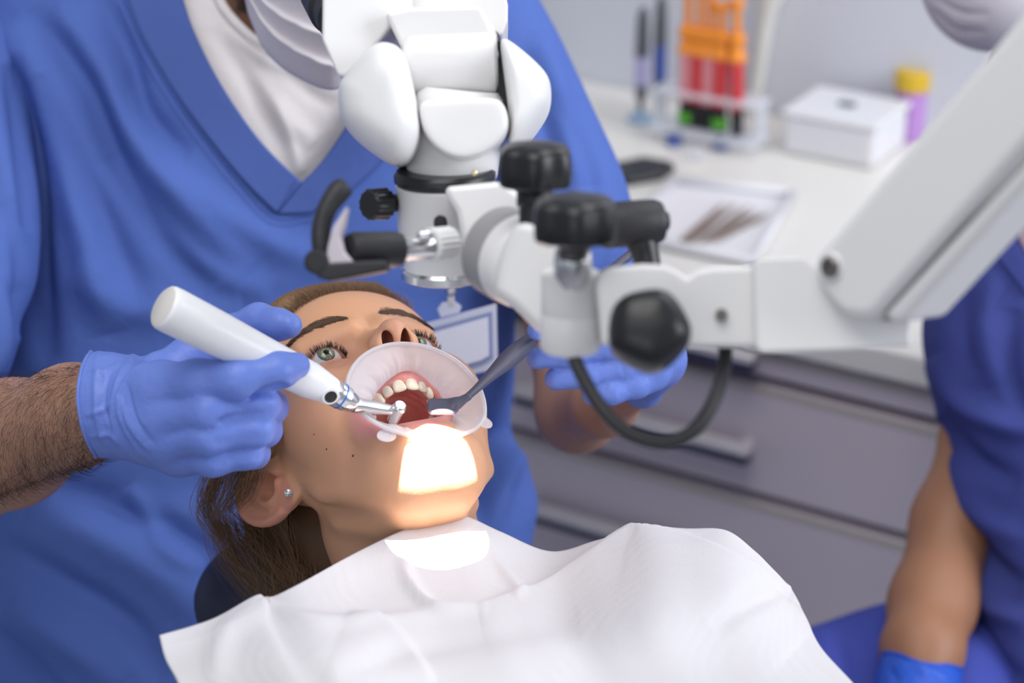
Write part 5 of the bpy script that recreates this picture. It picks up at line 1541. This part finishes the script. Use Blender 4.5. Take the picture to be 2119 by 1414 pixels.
def syringe(px_, lean, h_tot, red, green, label, grp='orange capped syringes in the stand'):
    t = thing('syringe', label, 'syringe', grp)
    d0 = depth(c_)
    q = at_top(px_, 305); q = np.array([q[0], q[1], zb0])
    s_ = s_of(q); q = c_ + CD * (s_ - s_of(c_)); q[2] = zb0
    ax = UPZ + CD * lean; ax /= np.linalg.norm(ax)
    e = q + ax * h_tot
    lathe('tip_cap', q, e, [(0, .006), (.001, .0075), (.030, .0085), (.034, .009), (.036, .006)], m_bl2, t, seg=20)
    if green: lathe('collar', q, e, [(.006, .0095), (.007, .011), (.018, .011), (.019, .0095)], m_green, t, seg=20)
    lathe('barrel', q, e, [(.034, .008), (.036, .0095), (.095, .0095), (.098, .011)], red, t, seg=24)
    lathe('flange', q, e, [(.098, .011), (.099, .013), (.103, .013), (.105, .011), (.118, .009), (.122, .012), (.130, .012), (.134, .008)], m_oran, t, seg=24)
    lathe('plunger', q, e, [(.130, .0055), (.160, .0055), (h_tot - .012, .006), (h_tot - .010, .0095), (h_tot - .004, .0105), (h_tot, .009)], m_oran, t, seg=24)
    return t
syringe(1394, -.01, .205, m_pink, True, 'pink syringe with orange plunger, leftmost in the clear stand')
syringe(1424, .00, .190, m_red, False, 'red syringe with orange plunger, second from left in the clear stand')
syringe(1452, .0, .215, m_pink, False, 'tallest pink syringe with orange plunger, middle of the clear stand')
syringe(1486, -.02, .170, m_red, True, 'red syringe with green collar and orange plunger, fourth in the clear stand')
syringe(1532, -.05, .178, m_red, False, 'red syringe with orange plunger, rightmost and apart in the clear stand')
def pen(px_, py_, h_, barrel, label, base):
    t = thing('marker_syringe', label, 'syringe')
    q, e = up_from(px_, py_, h_)
    q = q + UPZ * .0005
    if base: lathe('foot_ring', q, q + UPZ * .03, [(0, .018), (.004, .018), (.006, .012), (.012, .009)], mat('pale_blue_plastic', (.30, .45, .62), .4), t, seg=24)
    lathe('tip', q, e, [(.001, .003), (.02, .0035), (.03, .006), (.034, .0075), (.052, .0075), (.054, .006)], m_gcap, t, seg=20)
    lathe('barrel', q, e, [(.050, .0085), (.052, .009), (h_ - .065, .009), (h_ - .063, .007)], barrel, t, seg=20)
    lathe('cap', q, e, [(h_ - .066, .009), (h_ - .062, .0095), (h_ - .030, .0085), (h_ - .012, .0075), (h_, .004)], m_gcap, t, seg=20)
pen(1325, 250, .155, m_lav, 'slim syringe with lavender barrel and grey cap at the left end of the worktop', True)
pen(1362, 240, .165, m_navy, 'slim syringe with dark blue barrel beside the clear stand on the worktop', False)
# tall pale tube behind the syringes
q, e = up_from(1556, 235, .19)
vt_ = lathe('plastic_tube', q + UPZ * .0005, e + CD * .02, [(0, .008), (.002, .010), (.12, .011), (.15, .014), (.175, .022), (.182, .023), (.186, .020)], mat('pale_plastic', (.74, .74, .70), .4, sss=.1), None, seg=32)
tag(vt_, 'tall pale flared plastic tube standing behind the red syringes', 'tube')
# white tub and its small dark latch
tub = thing('storage_box', 'low translucent white box with a lid standing on the worktop right of the syringes', 'box')
tc_ = (at_top(1620, 322) + at_top(1780, 334)) / 2 + CN * .045 + CD * .012
cb_at('box_body', tc_, .125, .11, ZT + .0005, ZT + .052, m_wpl, tub, .008)
cb_at('lid', tc_, .130, .116, ZT + .052, ZT + .060, m_wpl, tub, .003)
lq = tc_ - CN * .0 + UPZ * 0; cb_at('catch', lq, .022, .012, ZT + .060, ZT + .064, m_gcap, tub, .001)
# yellow-lidded purple tub
pq = at_top(1868, 296)
pq = pq + CN * .02
pt = thing('wipes_tub', 'purple tub with a yellow screw lid on the worktop beside the microscope arm', 'tub')
lathe('tub_body', pq + UPZ * .0005, pq + UPZ * .1, [(0, .019), (.002, .021), (.066, .021), (.068, .019)], m_pur, pt, seg=36)
lathe('lid', pq + UPZ * .068, pq + UPZ * .1, [(0, .022), (.001, .0235), (.023, .0235), (.026, .021)], m_yel, pt, seg=60, star=knurl(26, .01))
# black pad and the tray of instruments
pad_c = [at_top(*q_) for q_ in ((1270, 352), (1330, 340), (1382, 348), (1398, 358), (1372, 376), (1300, 388), (1262, 385))]
def slab(name, pts, z0, z1, mt, parent=None, bev=.001):
    bm = bmesh.new(); A = [bm.verts.new((p[0], p[1], z1)) for p in pts]; B = [bm.verts.new((p[0], p[1], z0)) for p in pts]; n = len(pts)
    bm.faces.new(A); bm.faces.new(B[::-1])
    for i in range(n): bm.faces.new((A[i], B[i], B[(i + 1) % n], A[(i + 1) % n]))
    bmesh.ops.recalc_face_normals(bm, faces=bm.faces)
    if bev: bmesh.ops.bevel(bm, geom=bm.edges[:], offset=bev, segments=2, profile=.5, affect='EDGES')
    me = bpy.data.meshes.new(name); bm.to_mesh(me); bm.free(); me.materials.append(mt)
    o = bpy.data.objects.new(name, me); col.objects.link(o)
    if parent: o.parent = parent
    return o
tag(slab('mouse_pad', pad_c, ZT + .0005, ZT + .012, mat('black_pad', (.02, .022, .026), .35), bev=.004), 'small rounded black case lying on the worktop behind the blue sleeve', 'case')
m_tray = mat('tray_plastic', (0.80, 0.80, 0.84), 0.35)
tray = thing('instrument_tray', 'shallow white tray of steel instruments on the worktop behind the microscope arm', 'tray')
tp = [at_top(*q_) for q_ in ((1395, 385), (1640, 412), (1560, 555), (1290, 500))]
slab('tray_floor', tp, ZT + .0005, ZT + .003, m_tray, tray, bev=.0008)
for i in range(4):
    a, b = tp[i], tp[(i + 1) % 4]
    rim = tube('tray_rim', [np.array([a[0], a[1], ZT + .008]), np.array([b[0], b[1], ZT + .008])], .0055, m_tray, tray, seg=12)
m_dull = mat('instrument_steel', (0.50, 0.42, 0.36), 0.3, metal=1)
r5 = np.random.default_rng(2)
labs = ['longest steel probe in the white tray, nearest its back rim', 'steel probe in the white tray, second from the back rim', 'steel scaler in the middle of the white tray', 'steel probe crossing the middle of the white tray', 'steel mirror handle in the white tray near its front rim', 'short steel probe in the white tray, nearest the front rim', 'small steel tweezers at the right of the white tray']
for i, lb in enumerate(labs):
    u0 = 1400 + i * 14; a = at_top(u0 + r5.uniform(-8, 8), 520 - i * 2); b = at_top(u0 + 105 + r5.uniform(-15, 15), 428 + i * 5 + r5.uniform(-6, 6))
    a[2] = b[2] = ZT + .0062
    o = tube('steel_probe', smooth_path(np.array([a, a * .8 + b * .2, a * .5 + b * .5, a * .2 + b * .8, b + UPZ * .003]), 16), np.interp(np.linspace(0, 1, 16), [0, .1, .2, .8, .9, 1], [.0008, .0012, .0028, .0028, .0012, .0007]), m_dull, None, seg=10)
    tag(o, lb, 'dental probe', 'steel instruments in the white tray')

# ================================================================ dental chair
m_uph = mat('navy_upholstery', (0.010, 0.013, 0.040), 0.5)
chair = thing('dental_chair', 'dark navy dental chair headrest and backrest under the lying woman', 'dental chair')
hcen = P(590, 1245, 1.525)
def rest_sdf(p):
    return ell(p, (0, 0, 0), (.085, .07, .10))
hv_, hf_ = mesh_sdf(lambda p: ell(p, (0, 0, 0), (.065, .055, .055)), (-.1, -.1, -.1), (.1, .1, .1), .006)
hw = hcen + hv_[:, :1] * RT + hv_[:, 1:2] * np.array([0, 1, 0]) * 1.0 + hv_[:, 2:3] * np.array([0, 0, 1.0]) * .9
mk('headrest', hw, hf_, m_uph, chair)
bc = BIBG[110, 110].copy() + FW * .10 - UPZ * .36
bdirv = (BIBG[110, 120] - BIBG[10, 110]); bdirv /= np.linalg.norm(bdirv)
cb = box('backrest', bc, (.36, .55, .09), m_uph, chair, .04, ax=Matrix.Rotation(math.radians(6), 4, 'X') @ Matrix.Rotation(math.radians(-20), 4, 'Z'))
cyl('column', np.array([bc[0], bc[1] - .15, 0.03]), np.array([bc[0], bc[1] - .15, bc[2] - .03]), .07, m_wpl, chair)
cyl('foot_plate', np.array([bc[0], bc[1] - .15, 0.0]), np.array([bc[0], bc[1] - .15, .03]), .26, m_wpl, chair, seg=48)

# ================================================================ assistant
asst = thing('person', 'person in darker blue scrubs at the right edge with bare forearm and blue glove', 'person')
AA = [W(2150, 640, 2.0, 110), W(2040, 900, 1.93, 84), W(1975, 1080, 1.89, 82), W(1930, 1250, 1.845, 84), W(1908, 1350, 1.80, 78), W(1900, 1430, 1.775, 60)]
def asdf(p):
    d = chain(p, AA, .02)
    d = su(d, chain(p, [W(2150, 640, 1.98, 110), W(2250, 420, 2.02, 160), W(2230, 130, 1.95, 100), W(2160, -80, 1.96, 100)], .05), .05)
    d = su(d, ell(p, P(2125, -175, 1.93), (.07, .08, .10)), .03)
    return d
av, af = mesh_world(asdf, AA + [W(2250, 420, 2.02, 170), W(2130, -60, 1.93, 150), W(2110, -200, 1.88, 220)], .004, .006)
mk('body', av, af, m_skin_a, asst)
rowsA = [(-60, 2120, 2500, 1.90, .08), (120, 2060, 2560, 1.86, .10), (300, 2010, 2600, 1.82, .11), (450, 1975, 2620, 1.80, .12), (560, 1938, 2620, 1.79, .12), (640, 1921, 2620, 1.785, .12), (720, 1919, 2620, 1.78, .12), (830, 1942, 2620, 1.78, .12), (950, 1962, 2620, 1.78, .12), (1100, 1985, 2620, 1.78, .12), (1250, 1999, 2620, 1.78, .12), (1420, 1992, 2620, 1.77, .12), (1560, 1985, 2620, 1.77, .12)]
av_, af_, an = loft_px(rowsA, 260, 300, power=.7)
an_ = vnormals(av_, af_)
if (an_ * (av_ - av_.mean(0))).sum() < 0: an_ = -an_; af_ = af_[:, ::-1]
av_ = folds(av_, an_, [([(1930, 740), (1990, 830), (2080, 880), (2160, 890)], 26, .012), ([(1945, 860), (2010, 950), (2110, 1000)], 24, -.010), ([(1960, 940), (2020, 1060), (2119, 1120)], 26, .010),
    ([(1985, 1060), (2040, 1160), (2119, 1220)], 24, -.012), ([(1995, 1180), (2060, 1260), (2130, 1290)], 24, .010), ([(2010, 1290), (2060, 1370), (2119, 1414)], 22, -.009),
    ([(2060, 560), (2040, 680), (2060, 800)], 24, .007), ([(2000, 600), (1990, 700), (2010, 780)], 20, -.006), ([(2100, 640), (2090, 760), (2119, 860)], 20, -.007)])
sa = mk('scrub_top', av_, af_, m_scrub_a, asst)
bva2 = BVHTree.FromPolygons([Vector(p) for p in av_], [tuple(map(int, q)) for q in af_])
def patch2(name, a, b, off, th, mt, parent, n=60, m=12):
    a = smooth_path(np.array(a, float), n); b = smooth_path(np.array(b, float), n); t = np.linspace(0, 1, m)[:, None, None]
    w3 = drape(bva2, (a[None] * (1 - t) + b[None] * t).reshape(-1, 2), off).reshape(m, n, 3)
    return solid_patch(name, w3, th, mt, parent)
m_lsh = mat('lilac_undershirt', (0.36, 0.27, 0.33), 0.9, bump=[('noise', 500, .0004)])
patch2('undershirt', [(2092, 330), (2086, 420), (2096, 470), (2122, 522)], [(2200, 300), (2200, 400), (2200, 460), (2200, 520)], .002, .004, m_lsh, asst)
patch2('neck_band', [(2086, 350), (2080, 425), (2092, 480), (2125, 535)], [(2050, 350), (2044, 440), (2060, 520), (2125, 612)], .0035, .0035, m_scrub_a, sa)
pl = smooth_path(np.array([(2064, 640), (2085, 600), (2105, 560), (2125, 540)], float), 60)
w3 = drape(bva2, pl, .001); strands('stitching', np.array([smooth_path(w3[i:i + 2], 3) for i in range(0, 58, 3)]), .0005, m_stitch, sa, taper=.9)
# mask of the assistant
def amask(p):
    a = ell(p, P(2052, -52, 1.86), (.062, .075, .066))
    return a
mv, mf = mesh_world(amask, [(tuple(P(2052, -52, 1.86)), .085)], .004, .0035)
mn = vnormals(mv, mf)
mv = folds(mv, mn, [([(1930, 20), (1975, 62), (2040, 66)], 6, -.004), ([(1925, -10), (1985, 25), (2050, 30)], 6, -.003)])
mk('face_mask', mv, mf, m_mask, asst)
# glove
GA = [W(1911, 1345, 1.80, 84), W(1900, 1430, 1.775, 84), W(1870, 1560, 1.72, 92)]
FGS = [[W(1840 + 30 * i, 1600, 1.72, 26), W(1820 + 32 * i, 1680, 1.70, 23), W(1815 + 32 * i, 1740 + (i in (1, 2)) * 14, 1.69, 20)] for i in range(4)]
def aglove(p):
    d = chain(p, GA, .01)
    for F_ in FGS: d = su(d, chain(p, F_, .005), .006)
    d = su(d, chain(p, [W(1820, 1500, 1.72, 34), W(1760, 1570, 1.70, 28), W(1750, 1630, 1.69, 22)], .005), .01)
    return d
agv, agf = mesh_world(aglove, GA + sum(FGS, []), .004, .003)
agn = vnormals(agv, agf)
agv = folds(agv, agn, [([(1830, 1400), (1880, 1372), (1960, 1400)], 5, .002), ([(1840, 1380), (1860, 1414)], 6, -.002), ([(1900, 1375), (1930, 1414)], 6, .002)])
gx, gy, gz = project(agv)
sdA = gy - (1347 + (gx - 1820) * .22 + 6 * np.sin(gx * .05))
keep = (sdA[agf].min(1) > 0); agf = agf[keep]; used = np.zeros(len(agv), bool); used[agf.ravel()] = True; rm = np.cumsum(used) - 1
agv = agv[used]; agf = rm[agf]
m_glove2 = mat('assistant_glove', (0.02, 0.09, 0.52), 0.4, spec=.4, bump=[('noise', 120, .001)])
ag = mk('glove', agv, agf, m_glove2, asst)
lp = max(boundary_loops(agf), key=len); pa = agv[lp]
for _ in range(8): pa = (np.roll(pa, 1, 0) + pa * 2 + np.roll(pa, -1, 0)) / 4
closed_tube('glove_cuff', pa[::3], .0014, m_glove2, ag)
# seated legs in blue trousers
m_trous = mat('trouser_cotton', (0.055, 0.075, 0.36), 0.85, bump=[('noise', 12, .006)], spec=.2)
LG = [W(1560, 1580, 1.86, 250), W(1900, 1520, 1.90, 260), W(2300, 1460, 1.98, 270)]
lv_, lf_ = mesh_world(lambda p: su(chain(p, LG, .03), cap(p, LG[0][0], tuple(np.array(LG[0][0]) - UPZ * .33), .085, .06), .05), LG + [(tuple(np.array(LG[0][0]) - UPZ * .33), .08)], .005, .008)
ln_ = vnormals(lv_, lf_)
lv_ = folds(lv_, ln_, [([(1700, 1300), (1740, 1414)], 20, .006), ([(1760, 1270), (1800, 1414)], 22, -.006)])
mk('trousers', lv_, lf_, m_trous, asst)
# ---- finish: bases of the things, depth of parents
for o in [o for o in list(sc.objects) if o.type == 'EMPTY' and o.parent is None]:
    rebase(o)
